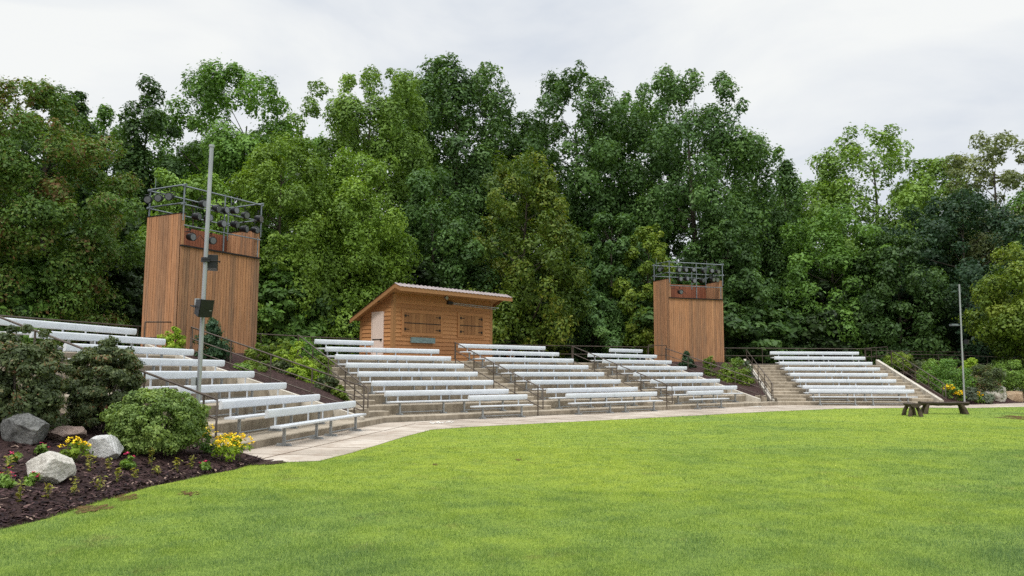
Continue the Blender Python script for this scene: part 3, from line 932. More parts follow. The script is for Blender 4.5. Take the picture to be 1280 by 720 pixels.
def slab(mb, x0, x1, y0, y1, dz0, dz1, tint=.5):
    vs = [(x0, y0, rz_(y0) + dz0), (x1, y0, rz_(y0) + dz0), (x1, y1, rz_(y1) + dz0), (x0, y1, rz_(y1) + dz0), (x0, y0, rz_(y0) + dz1), (x1, y0, rz_(y0) + dz1), (x1, y1, rz_(y1) + dz1), (x0, y1, rz_(y1) + dz1)]
    mb.add(vs, [(0, 3, 2, 1), (4, 5, 6, 7), (0, 1, 5, 4), (1, 2, 6, 5), (2, 3, 7, 6), (3, 0, 4, 7)], tint); return mb


roof = slab(slab(MB(), -OS + .03, SW + OS - .03, YR, yB - .03, .0, .05), -OS + .03, SW + OS - .03, yA + .03, YR - .001, .0, .05).build('roof', M['fascia'], shed)
mb = MB(); mb.box((SW / 2, yA - .018, rz_(yA) - .03), (SW + 2 * OS + .06, .035, .20), tint=.75); mb.build('fascia', M['fascia'], roof)
for xx in (-OS - .03, SW + OS):
    mb = MB(); slab(mb, xx, xx + .03, YR, yB, -.13, .066, .3); slab(mb, xx, xx + .03, yA + .001, YR - .001, -.13, .066, .3); mb.build('fascia', M['fascia'], roof)
# corrugated sheet over both slopes
nx = 120; xs_ = np.linspace(-OS - .06, SW + OS + .06, nx); V = []; Fc = []
yk = (yA - .06, YR, yB + .05)
for i, x in enumerate(xs_):
    dz = .074 + .026 * (1 if (i % 4) in (1, 2) else 0)
    for y in yk: V.append((x, y, rz_(y) + dz))
    for y in yk: V.append((x, y, rz_(y) + dz - .006))
for i in range(nx - 1):
    a = i * 6; b_ = a + 6
    for j in (0, 1): Fc += [(a + j, b_ + j, b_ + j + 1, a + j + 1), (a + 3 + j, a + 4 + j, b_ + 4 + j, b_ + 3 + j)]
    Fc += [(a, a + 3, b_ + 3, b_), (a + 2, b_ + 2, b_ + 5, a + 5)]
mesh_arrays('metal_sheet', V, Fc, [.5] * len(Fc), M['roofmetal'], roof)
# shutters
for (ax, ay, bx, by, vert) in ((501, 388, 552.5, 420, False), (571, 391, 604.5, 422.5, True)):
    xa, za = shed_front((ax), (ay + by) / 2); xb, _ = shed_front(bx, (ay + by) / 2); xm = (xa + xb) / 2
    _, zt = shed_front((ax + bx) / 2, (ay + by) / 2 - (by - ay) / 2 + .5); _, zb_ = shed_front((ax + bx) / 2, by)
    fr = MB(); t_ = .14
    fr.box((xm, -.045, zt - t_ / 2), (xb - xa, .05, t_), tint=.3); fr.box((xm, -.045, zb_ + t_ / 2), (xb - xa, .05, t_), tint=.3)
    fr.box((xa + t_ / 2, -.045, (zt + zb_) / 2), (t_, .05, zt - zb_ - 2 * t_), tint=.35); fr.box((xb - t_ / 2, -.045, (zt + zb_) / 2), (t_, .05, zt - zb_ - 2 * t_), tint=.35)
    sh = fr.build('shutter', M['siding'], shed)
    ia, ib = xa + t_ + .012, xb - t_ - .012; n = 10 if not vert else 6; st = (ib - ia) / n
    pb = MB()
    for i in range(n):
        pb.box((ia + st * (i + .5), -.05, (zt + zb_) / 2), (st - (.012 if not (vert and i in (2, 3)) else .02), .03, zt - zb_ - 2 * t_ - .02), tint=random.random())
    pb.build('plank_panel', M['shutter'], sh)
    ir = MB(); ir.box(((xa + xb) / 2, -.071, (zt + zb_) / 2 - .02), (xb - xa - 2 * t_, .014, .035)); ir.build('bar', M['iron'], sh)
    for zz in (zt - t_ - .14, zb_ + t_ + .14):
        for xx, sg in ((ia + .02, 1), (ib - .02, -1)):
            ir = MB(); ir.box((xx + sg * .13, -.072, zz), (.26, .012, .03)); ir.box((xx + sg * .06, -.074, zz), (.03, .014, .13)); ir.box((xx + sg * .0, -.074, zz), (.05, .016, .09)); ir.build('strap_hinge', M['iron'], sh)
xa, zt = shed_front(512.5, 421.5); xb, _ = shed_front(541.5, 421.5); _, zb_ = shed_front(527, 429)
mb = MB(); mb.box(((xa + xb) / 2, -.09, (zt + zb_) / 2), (xb - xa, .12, abs(zt - zb_) * .98)); mb.build('blue_grey_board', M['signboard'], shed)
# door in the left side wall
ya, z1 = shed_side(479.8, 391); yb, _ = shed_side(467.5, 391); z1 = min(z1, hf - slp * max(ya, yb) - .05)
ya, yb = min(ya, yb), max(ya, yb)
mb = MB(); mb.box((-.04, (ya + yb) / 2, z1 / 2), (.04, yb - ya, z1)); dr = mb.build('door', M['door'], shed)
mb = MB(); mb.box((-.075, ya + .07, .95), (.03, .03, .12)); mb.box((-.095, ya + .1, .95), (.02, .1, .03)); mb.build('handle', M['iron'], dr)
mb = MB(); mb.box((-.07, (ya + yb) / 2, .98), (.018, yb - ya, .04)); mb.build('bar', M['iron'], dr)
mb = MB(); mb.box((-.05, ya - .04, z1 / 2), (.05, .06, z1)); mb.box((-.05, yb + .04, z1 / 2), (.05, .06, z1)); mb.box((-.05, (ya + yb) / 2, z1 + .03), (.05, yb - ya + .14, .06)); mb.build('frame', M['door'], dr)


def flood(x, y, z, rz):
    mb = MB(); mb.box((x, y, z), (.16, .1, .1), rz, rx=.4); mb.box((x, y + .0, z + .08), (.03, .03, .1)); return mb.build('floodlight', M['black'], shed)


x_, z_ = shed_front(514, 364); flood(x_ + .15, -.55, hf + slp * .55 - .12, .2)
flood(-.3, .75, hf - slp * .75 - .02, 1.5)
x_, z_ = shed_front(556, 372); mb = MB(); mb.tube([(x_, -.05, z_ - .02), (x_, -.16, z_ - .02)], [.05, .09], 10); mb.build('wall_lamp', M['greybox'], shed)
x_, z_ = shed_front(561, 377); mb = MB(); mb.box((x_, -.08, z_ - .06), (.3, .12, .16)); mb.build('wall_box', M['iron'], shed)
x2, _ = shed_front(616, 379); mb = MB(); mb.tube([(x_, -.1, z_ - .05), (x2 + .3, -.12, z_ - .12)], .022, 6); mb.tube([(x_ + .2, -.1, z_ - .12), (x2 + .1, -.12, z_ - .2)], .014, 6); mb.build('conduit', M['galv'], shed)
# rough timber picnic table top peeking out right of the shed
pq = atY(625, 428, 42.5)
pt = empty('picnic_table', (pq[0], pq[1], PLAT), 'small timber picnic table beside the right wall of the shed', 'table', None, .3)
mb = MB()
for i in range(4): mb.box((0, -.3 + i * .2, .78), (1.5, .17, .04), tint=random.random())
mb.build('tabletop', M['shutter'], pt)
for sx in (-.55, .55):
    for sy in (-1, 1):
        mb = MB(); mb.tube([(sx, sy * .1, .75), (sx, sy * .62, 0)], .05, 4); mb.build('leg', M['shutter'], pt)
    mb = MB(); mb.box((sx, 0, .42), (.08, 1.3, .08)); mb.build('crossbar', M['shutter'], pt)
for sy in (-1, 1):
    mb = MB(); mb.box((0, sy * .62, .47), (1.5, .24, .04)); mb.build('seat', M['shutter'], pt)

# ------------------------------------------------------------------ poles with loudspeakers
base = at(246, 540, .35); d_ = 15.4; base = atY(245.6, 532, d_); base[2] = .30
top = atY(264.8, 181.5, d_ - .05)
pole = empty('speaker_pole', base, 'tall grey steel pole carrying two black loudspeakers in front of the left bank', 'pole', 'grey loudspeaker poles')
mb = MB(); mb.tube([base - np.array([0, 0, .3]), (base + top) / 2, top], [.043, .041, .040], 14); mb.build('pole_shaft', M['pole'], pole, base)
ax_ = (top - base)


def on_pole(py): 
    f = (532 - py) / (532 - 181.5); return base + ax_ * f


mb = MB(); mb.tube([on_pole(184), on_pole(181)], .052, 14); mb.build('cap', M['greybox'], pole, base)
mb = MB(); p = on_pole(465.5); mb.box(p + np.array([-.08, -.04, 0]), (.08, .10, .16)); mb.build('junction_box', M['greybox'], pole, base)
mb = MB(); p = on_pole(372); mb.box(p + np.array([-.09, -.03, 0]), (.09, .12, .13)); mb.build('junction_box', M['greybox'], pole, base)
for py in (320, 322.8): 
    mb = MB(); p = on_pole(py); mb.tube([p - np.array([0, 0, .02]), p + np.array([0, 0, .02])], .085, 12); mb.build('pole_clamp', M['black'], pole, base)


def loudspeaker(loc, rz, tilt, label, s=1.):
    o = empty('loudspeaker', loc, label, 'loudspeaker', None, rz); o.rotation_euler = (tilt, 0, rz)
    mb = MB(); wd, dp, h = .30 * s, .24 * s, .36 * s   # tapered box, front -y
    vs = [(-wd / 2, -dp / 2, -h / 2), (wd / 2, -dp / 2, -h / 2), (wd * .36, dp / 2, -h * .4), (-wd * .36, dp / 2, -h * .4),
          (-wd / 2, -dp / 2, h / 2), (wd / 2, -dp / 2, h / 2), (wd * .36, dp / 2, h * .4), (-wd * .36, dp / 2, h * .4)]
    mb.add(vs, [(0, 3, 2, 1), (4, 5, 6, 7), (0, 1, 5, 4), (1, 2, 6, 5), (2, 3, 7, 6), (3, 0, 4, 7)]); mb.build('cabinet', M['black'], o)
    mb = MB(); mb.box((0, -dp / 2 - .006, 0), (wd * .92, .012, h * .92)); mb.build('grille', M['lampblack'], o)
    mb = MB(); mb.tube([(-wd * .56, 0, 0), (-wd * .56, dp * .75, 0), (wd * .56, dp * .75, 0), (wd * .56, 0, 0)], .014 * s, 5); mb.build('bracket', M['iron'], o)
    mb = MB(); mb.box((wd * .3, -dp / 2 - .014, -h * .1), (.05 * s, .004, .012 * s)); mb.build('badge', M['greybox'], o)
    return o


p = on_pole(326); loudspeaker(p + np.array([.04, .19, .06]), R(205), 0, 'square black loudspeaker higher on the tall grey left pole', .9)
p = on_pole(383); loudspeaker(p + np.array([.07, -.17, .06]), R(52), R(12), 'tapered black loudspeaker lower on the tall grey left pole', .95)

base2 = atY(1205.4, 499, 40.3); base2[2] = .12
top2 = atY(1199, 355.4, 40.3)
pole2 = empty('speaker_pole', base2, 'distant thin grey steel pole standing in the right flower bed', 'pole', 'grey loudspeaker poles')
mb = MB(); mb.tube([base2 - np.array([0, 0, .3]), (base2 + top2) / 2, top2], [.045, .042, .04], 12); mb.build('pole_shaft', M['pole'], pole2, base2)
f_ = (499 - 405.5) / (499 - 355.4); p = base2 + (top2 - base2) * f_
mb = MB(); mb.tube([p, p + np.array([-.28, -.1, 0])], .02, 6); mb.build('side_arm', M['pipe'], pole2, base2)
lo = empty('floodlight', p + np.array([-.42, -.1, -.0]), 'flat dark floodlight on a side arm of the right pole', 'floodlight')
mb = MB(); mb.box((0, 0, .02), (.34, .22, .08), .1); mb.build('housing', M['pipe'], lo)
mb = MB(); mb.box((0, 0, -.035), (.36, .2, .02), .1); mb.build('lens', M['lens'], lo)
f_ = (499 - 425.5) / (499 - 355.4); p = base2 + (top2 - base2) * f_
loudspeaker(p + np.array([.2, -.05, 0]), R(40), R(15), 'small black loudspeaker on the distant right pole', .7)


# ------------------------------------------------------------------ rustic log benches on the lawn
def log_bench(loc, rz, L, label, wd=.34):
    o = empty('log_bench', loc, label, 'bench', 'rustic wooden benches on the lawn', rz)
    prof = [(-wd / 2, .02), (-wd * .42, -.05), (-wd * .1, -.1), (wd * .2, -.1), (wd * .43, -.05), (wd / 2, .02), (wd * .3, .045), (-wd * .28, .05)]
    mb = MB(); n = 9
    rings = []
    for i in range(n):
        x = -L / 2 + L * i / (n - 1); k = 1 + random.uniform(-.05, .05); dz = random.uniform(-.012, .012)
        rings.append([(x, a * k, .43 + b_ + dz) for a, b_ in prof])
    m_ = len(prof); vs = [q for r in rings for q in r]
    mb.add(vs, [(i * m_ + k, i * m_ + (k + 1) % m_, (i + 1) * m_ + (k + 1) % m_, (i + 1) * m_ + k) for i in range(n - 1) for k in range(m_)])
    mb.add(rings[0], [tuple(range(m_))]); mb.add(rings[-1], [tuple(range(m_ - 1, -1, -1))])
    mb.build('seat', M['oldwood'], o)
    for sx in (-1, 1):
        for sy in (-1, 1):
            mb = MB(); mb.tube([(sx * (L / 2 - .3), sy * .08, .40), (sx * (L / 2 - .2), sy * .15, .2), (sx * (L / 2 - .13), sy * .19, -.02)], [.062, .074, .08], 8); mb.build('leg', M['mossbark'], o)
    return o


def at_lawn(px, py): q = at(px, py, 0.); return q


c1 = at_lawn(1147, 521); log_bench((c1[0] + .08, c1[1] + .55, 0), R(76), 1.3, 'short mossy log bench seen end on, nearer one on the lawn')
c2 = at_lawn(1181, 517.6); log_bench((c2[0], c2[1] + .05, 0), R(-3), 1.85, 'long dark log bench on the lawn near the right flowers')

# ------------------------------------------------------------------ planting beds
ks = np.array([0, .06, .15, .3, .5, .8, 1.2, 1.7, 2.3, 3, 4, 5, 6, 7, 8.2]); ss = np.linspace(-6, 13.52, 90)


def bed_sheet(name, b, ss, ks, ve, zf):
    V = []; 
    for s in ss:
        for k in ks:
            p = P(b, s, ve(s) + k, 0); z = float(zf(k)) + (.025 * math.sin(s * 3.1 + k * 2.3) * min(1, k) + .015 * math.sin(s * 7.7 - k * 5))
            if k == 0: z = -.015
            V.append((p[0], p[1], z))
    nk = len(ks); Fc = [(i * nk + j, (i + 1) * nk + j, (i + 1) * nk + j + 1, i * nk + j + 1) for i in range(len(ss) - 1) for j in range(nk - 1)]
    o = mesh_arrays(name, V, Fc, None, M['mulch'], None, True); tag(o, kind='structure'); return o


bed_sheet('mulch_bed', 1, ss, ks, vedge1, bed1z)
bed_sheet('mulch_bed', 5, np.linspace(22.46, 46, 70), ks, vedge5, bed5z)


def wedge_bed(eA, eB, bA, bB):
    """ruled sheet between two sloping edges (s0,v0,s1,v1)"""
    V = []; nt_, nw = 16, 8
    for i in range(nt_):
        t_ = i / (nt_ - 1)
        a = P(bA, eA[0] + (eA[2] - eA[0]) * t_, eA[1] + (eA[3] - eA[1]) * t_); c = P(bB, eB[0] + (eB[2] - eB[0]) * t_, eB[1] + (eB[3] - eB[1]) * t_)
        za = ramp(bA, eA[1] + (eA[3] - eA[1]) * t_); zc = ramp(bB, eB[1] + (eB[3] - eB[1]) * t_)
        for j in range(nw):
            w_ = j / (nw - 1); q_ = a + (c - a) * w_
            V.append((q_[0], q_[1], min(za + (zc - za) * w_, PLAT + .1) + .0 + .06 * math.sin(w_ * 3.14)))
    Fc = [(i * nw + j, (i + 1) * nw + j, (i + 1) * nw + j + 1, i * nw + j + 1) for i in range(nt_ - 1) for j in range(nw - 1)]
    o = mesh_arrays('mulch_bed', V, Fc, None, M['mulch'], None, True); tag(o, kind='structure')


wedge_bed((22.5, 8.45, 22.45, 15.2), (12.6, 22.3, 12.95, 29.2), 1, 2)
wedge_bed((34.6, 22.3, 34.25, 29.4), (13.75, 39.9, 14.6, 46.8), 2, 5)
# tip walls of the wedges
for (b, sa, va, c, sc_, vc, tip) in ((1, 22.5, 8.4, 2, 12.6, 22.25, tip1), (2, 34.6, 22.25, 5, 13.75, 39.85, tip2)):
    mb = MB(); a = P(b, sa, va)[:2]; e_ = P(c, sc_, vc)[:2]
    t0 = np.array(tip); inn = (a + e_) / 2
    up_ = (inn - t0) / np.linalg.norm(inn - t0)
    mb.prism([a, t0 + up_ * .5, e_, inn + up_ * .25], -.1, ramp(b, va) + .1)
    o = mb.build('concrete_kerb', M['concrete']); tag(o, 'angled concrete kerb at the tip of the ' + ('near' if b == 1 else 'far') + ' planted wedge', 'kerb')

# mulch chips near the camera
n = 16000
s_ = RNG.uniform(2, 13.5, n); k_ = RNG.uniform(.02, 1, n) ** 1.5 * 5.5
v_ = np.array([vedge1(x) for x in s_]) + k_
a1 = ANG[1]
cx = s_ * math.sin(a1) - v_ * math.cos(a1); cy = s_ * math.cos(a1) + v_ * math.sin(a1)
cz = bed1z(k_) + .025 * np.sin(s_ * 3.1 + k_ * 2.3) * np.minimum(1, k_) + .015 * np.sin(s_ * 7.7 - k_ * 5) + .006
th = RNG.uniform(0, 6.28, n); L_ = RNG.uniform(.012, .05, n); Wc = RNG.uniform(.005, .014, n)
dx = np.stack([np.cos(th), np.sin(th), RNG.uniform(-.45, .45, n)], -1) * L_[:, None]; dy = np.stack([-np.sin(th), np.cos(th), RNG.uniform(-.5, .5, n)], -1) * Wc[:, None]
C_ = np.stack([cx, cy, cz + .004], -1)
V = np.stack([C_ - dx - dy, C_ + dx - dy, C_ + dx + dy, C_ - dx + dy], 1).reshape(-1, 3)
o = mesh_arrays('mulch_chips', V, np.arange(4 * n).reshape(-1, 4), RNG.random(n) ** 1.6, M['chip']); tag(o, kind='stuff')


# ------------------------------------------------------------------ boulders
def boulder(px, py, wpx, hpx, mat, label, hit, seed, flat=.8, rz=0., depthf=.8):
    q = hit(px, py); d = q[1] * 1.0
    wd = wpx / F_PX * d; h = hpx / F_PX * d
    import bmesh
    bm = bmesh.new(); bmesh.ops.create_icosphere(bm, subdivisions=5, radius=1)
    rs = np.random.default_rng(seed)
    planes = [(Vector(rs.normal(size=3)).normalized(), rs.uniform(.52, .9)) for _ in range(16)]
    for v in bm.verts:
        c = v.co.copy()
        for nrm, dd in planes:
            e_ = c.dot(nrm) - dd
            if e_ > 0: c -= nrm * e_ * .97
        nz_ = math.sin(c.x * 7 + seed) * math.sin(c.y * 6.3 + seed * 2) * math.sin(c.z * 8.1) * .02
        nz_ += .05 * math.sin(c.x * 3.1 + seed * 1.3) * math.cos(c.y * 2.7 - c.z * 3.3 + seed) + .02 * math.sin(c.x * 19 + seed * 3 + c.z * 11) * math.sin(c.y * 23 - c.z * 17)
        v.co = c * (1 + nz_)
    xs_ = [v.co.x for v in bm.verts]; zs_ = [v.co.z for v in bm.verts]; w0 = max(xs_) - min(xs_); h0 = max(zs_) - min(zs_)
    for v in bm.verts:
        v.co = Vector((v.co.x * wd / w0, v.co.y * wd / w0 * depthf, (v.co.z - min(zs_)) * h * 1.3 / h0 - h * .28))
    me = bpy.data.meshes.new('boulder'); bm.to_mesh(me); bm.free(); me.materials.append(mat)
    me.polygons.foreach_set('use_smooth', np.ones(len(me.polygons), bool))
    try: me.set_sharp_from_angle(angle=R(24))
    except Exception: pass
    o = bpy.data.objects.new('boulder', me); COL.objects.link(o); o.location = q + np.array([0, wd * .3, 0]); o.rotation_euler = (0, 0, rz)
    tag(o, label, 'boulder', 'boulders in the flower beds')


BL = bed_left_hit; BR = bed_right_hit
boulder(20, 556, 54, 40, M['rockgrey'], 'large dark grey boulder under the dark shrub at the left edge', BL, 5)
boulder(74, 553, 50, 19, M['rockpink'], 'low flat pinkish boulder behind the yellow flower', BL, 8)
boulder(124, 572, 45, 26, M['rockwhite'], 'pale grey block shaped boulder in front of the round green shrub', BL, 17)
boulder(57, 602, 58, 34, M['rockcream'], 'cream boulder nearest to the lawn, in the mulch', BL, 26)
boulder(82, 596, 18, 22, M['rockcream'], 'small cream stone leaning on the nearest cream boulder', BL, 22)
boulder(148, 556, 24, 13, M['rockpink'], 'small brownish stone half hidden below the round green shrub', BL, 31)
boulder(1249, 502, 36, 19, M['rockcream'], 'cream boulder in the far right bed beside grey green plants', BR, 41)
boulder(1272, 491.5, 24, 8, M['rockwhite'], 'flat white boulder at the far right edge above a tan one', BR, 43)
boulder(1273, 502, 30, 13, M['rocktan'], 'low tan boulder at the far right edge of the bed', BR, 47)


# ------------------------------------------------------------------ foliage
def leaves(centers, outd, size, rng, aspect=.55, up=.35, rnd=.6, droop=0.):
    """rhombic folded leaf quads; returns V, F"""
    n = len(centers)
    nrm = outd * 1. + rng.normal(size=(n, 3)) * rnd; nrm[:, 2] += up
    nrm /= np.linalg.norm(nrm, axis=1)[:, None] + 1e-9
    t = rng.normal(size=(n, 3)); t[:, 2] -= droop
    t -= nrm * (t * nrm).sum(1)[:, None]; t /= np.linalg.norm(t, axis=1)[:, None] + 1e-9
    b = np.cross(nrm, t)
    L = (size * np.clip(rng.lognormal(-.08, .38, n), .35, 1.9))[:, None]
    Wd = L * aspect * .5
    fold = nrm * Wd * .35
    v0 = centers - t * L * .5; v2 = centers + t * L * .5 - nrm * L * .1
    v1 = centers + b * Wd + fold; v3 = centers - b * Wd + fold
    V = np.stack([v0, v1, v2, v3], 1).reshape(-1, 3)
    return V, np.arange(4 * n).reshape(-1, 4)


PROF = {
    'round': lambda t: np.sqrt(np.clip(1 - (2 * t - 1.0) ** 2, 0, 1)) * .9 + .1,
    'oval': lambda t: np.where(t < .45, .72 + .28 * t / .45, np.sqrt(np.clip(1 - ((t - .45) / .57) ** 2, 0, 1))),
    'tall': lambda t: np.where(t < .58, .82 + .18 * t / .58, np.sqrt(np.clip(1 - ((t - .58) / .45) ** 2, 0, 1)) * .96 + .04),
    'cone': lambda t: (1 - t) ** .75 * .95 + .06,
    'dome': lambda t: np.where(t < .45, .85 + .15 * t / .45, np.sqrt(np.clip(1 - ((t - .45) / .56) ** 2, 0, 1))),
}


def make_crown(seed, H, Wd, base, prof, ncl, leaf, nl, clr=(.09, .16), flat=.75, hole=0., droop=0., aspect=.55, spread=.5, lobes=1., tvar=.16):
    rng = np.random.default_rng(seed); pf = PROF[prof]
    ph = rng.uniform(0, 6.28, 5); am = rng.uniform(.06, .17, 5) * lobes
    t = rng.random(ncl * 6); keep = rng.random(len(t)) < pf(t) * .8 + .2; t = t[keep][:ncl]; n = len(t)
    an = rng.uniform(0, 2 * np.pi, n)
    lob = 1 + sum(am[i] * np.sin((i + 2) * an + ph[i] + t * (3 + i) * 1.7) for i in range(5))
    rad = pf(t) * Wd / 2 * lob * np.sqrt(rng.uniform(spread ** 2, 1, n))
    rc = Wd * rng.uniform(clr[0], clr[1], n) * (1.15 - .5 * t)
    rad = np.maximum(rad - rc * .35, 0)
    C = np.stack([rad * np.cos(an), rad * np.sin(an), base + (H - base) * t * (1 - .03 * rng.random(n))], -1)
    C[:, 2] = np.minimum(C[:, 2], H - rc * flat * .8)
    lean = rng.normal(size=2) * Wd * .03 * lobes; C[:, 0] += lean[0] * t; C[:, 1] += lean[1] * t
    if hole > 0:
        m_ = rng.random(n) > hole; C, rc, t = C[m_], rc[m_], t[m_]; n = len(C)
    per = np.maximum(30, (nl * (rc / rc.mean()) ** 2 / n)).astype(int)
    ci = np.repeat(np.arange(n), per); N = len(ci)
    d = rng.normal(size=(N, 3)); d[:, 2] += .35; d /= np.linalg.norm(d, axis=1)[:, None]
    rr = rng.uniform(.5, 1, N) ** .6 * (1 + (rng.random(N) < .14) * rng.uniform(0, .45, N))
    # jagged clump surface
    ang2 = np.arctan2(d[:, 1], d[:, 0]); rr *= 1 + .22 * np.sin(ang2 * 3 + ci * 1.7) * np.cos(d[:, 2] * 4 + ci)
    sc = np.stack([np.ones(n), np.ones(n), np.full(n, flat)], -1) * rng.uniform(.8, 1.25, (n, 3))
    off = d * rr[:, None] * rc[ci][:, None] * sc[ci]
    if droop: off[:, 2] -= droop * rc[ci] * (off[:, 0] ** 2 + off[:, 1] ** 2) / rc[ci] ** 2
    Pn = C[ci] + off
    outd = d * .8 + (Pn - np.array([0, 0, (H + base) / 2])) / Wd * .5
    V, F = leaves(Pn, outd, np.full(N, leaf), rng, aspect, .32, .42, droop)
    tint = np.clip(rng.normal(.45, .2, N) + tvar * rng.normal(size=n)[ci], 0, 1)
    return V, F, tint, C


def make_trunk(seed, H, C, base, r0, mat, root, nb=26, th=.82):
    rng = np.random.default_rng(seed + 5)
    mb = MB(); pts = []
    for i in range(8):
        f = i / 7.; pts.append(Vector((math.sin(f * 3 + seed) * .02 * H * f, math.cos(f * 2.3 + seed) * .02 * H * f, H * th * f)))
    rs = [r0 * (1.25 if i == 0 else 1) * (1 - .86 * i / 7.) for i in range(8)]
    pts[0].z = -.4
    mb.tube(pts, rs, 8)
    idx = rng.permutation(len(C))[:nb]
    for i in idx:
        c = Vector(C[i]); hz = max(base * .7, min(H * th * .95, c.z - math.hypot(c.x, c.y) * rng.uniform(.4, .9))); hz = max(hz, .12 * H)
        f = hz / (H * th); j = min(6, int(f * 7)); a = pts[j].lerp(pts[j + 1], f * 7 - j)
        r = r0 * (1 - .86 * f) * .45 + .01
        mid = a.lerp(c, .5) + Vector((0, 0, -.04 * (c - a).length))
        mb.tube([a, mid, c], [r, r * .6, r * .2], 5, cap=False)
    return mb.build('trunk', mat, root)


def new_tree(name, label, cat, x, y, z, seed, H, Wd, base, prof, ncl, leaf, nl, mat, group=None, trunk=True, r0=None, **kw):
    root = empty(name, (x, y, z), label, cat, group)
    V, F, tint, C = make_crown(seed, H, Wd, base, prof, ncl, leaf, nl, **kw)
    mesh_arrays('crown', V, F, tint, M['leaf_' + mat], root)
    if trunk: make_trunk(seed, H, C, base, r0 or H * .016, M['bark'], root)
    return root


GT = 'trees rising behind the amphitheatre'
ZB = 1.88


def tree(px, top, Y, wpx, prof, mat, label, seed, base=.12, ncl=130, dens=1., clr=(.085, .15), name='deciduous_tree', leafk=.0038, **kw):
    ncl = int(ncl * 1.5); clr = (clr[0] * .78, clr[1] * 1.0); kw.setdefault('spread', .62); kw.setdefault('tvar', .2); kw.setdefault('hole', .06); wpx = wpx * (1.12 if prof in ('tall', 'oval') else 1.06)
    kw.setdefault('flat', 1.1 if prof in ('tall', 'oval') else .95)
    g = atY(px, 465, Y); H = atY(px, top, Y)[2] - ZB; Wd = wpx / F_PX * Y
    leaf = leafk * Y
    area = math.pi * Wd * H * .9
    nl = int(min(125000, max(14000, dens * 2.1 * area / (leaf * leaf * .28))))
    return new_tree(name, label, 'tree', g[0], g[1], ZB, seed, H, Wd, H * base, prof, ncl, leaf, nl, mat, GT, clr=clr, **kw)


tree(40, 112, 31, 215, 'dome', 'sour', 'broad green tree with reddish tips at the far left, near the fence', 101, .05, 170, 1.1, (.07, .12))
tree(-95, 110, 34, 200, 'round', 'mid', 'mid green tree cut by the left picture edge behind the reddish one', 102, .05, 110)
tree(48, 104, 44, 105, 'round', 'dark', 'dark rounded treetop just above the reddish tree at far left', 103, .3, 70)
tree(170, 98, 42, 84, 'oval', 'dark', 'sparse dark pointed tree between the far left trees and near tower', 141, .1, 52, .75, (.14, .22), hole=.25, spread=.2)
tree(287, 92, 47, 150, 'tall', 'mid', 'big rounded green tree behind the pipe frame of the near tower', 105, .15, 120)
tree(338, 168, 41, 150, 'dome', 'locust', 'bright yellow green tree rising just right of the near tower', 106, .06, 120, 1.0, (.09, .15), droop=.25, leafk=.0036)
tree(232, 205, 38, 110, 'dome', 'light', 'light green tree directly behind the near tower', 107, .1, 90)
tree(428, 186, 43, 118, 'oval', 'locust', 'light green drooping tree left of the shed', 108, .04, 110, 1., (.10, .17), droop=.3, leafk=.0036)
tree(462, 84, 54, 150, 'tall', 'light', 'tall feathery light green tree behind and left of the shed', 109, .2, 140, .9, (.08, .14), hole=.1, leafk=.0036, droop=.15)
tree(572, 82, 60, 146, 'tall', 'blue', 'tall blue green pointed tree straight above the shed', 110, .15, 150)
tree(655, 192, 49, 140, 'oval', 'maple', 'yellowish maple with golden tips right of the shed', 111, .05, 120, .9, (.075, .13))
tree(640, 140, 64, 100, 'tall', 'dark', 'dark tree in the dip of the skyline right of the tallest blue green one', 112, .2, 90)
tree(718, 93, 62, 146, 'tall', 'dark', 'tall dark tree with vine draped crown left of the widest treetop', 113, .15, 150, .9, (.08, .14), spread=.3)
tree(800, 118, 66, 110, 'tall', 'blue', 'slender grey green treetop between the two tallest dark crowns', 114, .2, 110)
tree(872, 92, 60, 165, 'tall', 'blue', 'tallest broad dark green tree behind the far timber tower', 115, .12, 170, 1., (.07, .13))
tree(768, 262, 53, 92, 'round', 'dark', 'low dark vine covered tree left of the far tower', 116, .05, 70)
tree(812, 280, 51, 72, 'round', 'yellow', 'small yellow green tree peeking above the far tower', 117, .1, 60, .9)
tree(905, 262, 55, 92, 'round', 'dark', 'bushy dark green tree just right of the far tower top', 118, .05, 80)
tree(985, 202, 63, 110, 'cone', 'blue', 'airy grey green tree right of the far tower with open branches', 119, .05, 120, .8, (.10, .16), hole=.15)
tree(1103, 150, 65, 140, 'round', 'light', 'light green tree with knobbly top over the far right bank', 120, .12, 130, .9, (.10, .16))
tree(1185, 196, 70, 110, 'oval', 'light', 'bright green tree behind the dark evergreen at right', 121, .1, 90)
tree(1262, 164, 62, 130, 'round', 'olive', 'sparse olive tree with wispy branches at the right picture edge', 122, .15, 110, .55, (.09, .15), hole=.25)
tree(1215, 240, 57, 165, 'dome', 'ever', 'wide dark evergreen mass behind the distant right pole', 123, .02, 130, 1.1, (.08, .14))
tree(1045, 262, 58, 130, 'dome', 'mid', 'mid green bushy tree behind the far right bank', 124, .04, 100)
tree(1128, 292, 55, 110, 'dome', 'dark', 'dark bushy tree above the upper right corner of the far bank', 125, .03, 90)
tree(1300, 305, 47, 130, 'round', 'yellow', 'yellow green rounded tree at the right picture edge', 126, .05, 90, 1.)
tree(540, 215, 50, 120, 'oval', 'dark', 'dark green tree right behind the shed roof', 127, .05, 100)
tree(1380, 190, 60, 200, 'round', 'mid', 'mid green tree cut off beyond the right picture edge', 128, .05, 90, .8)

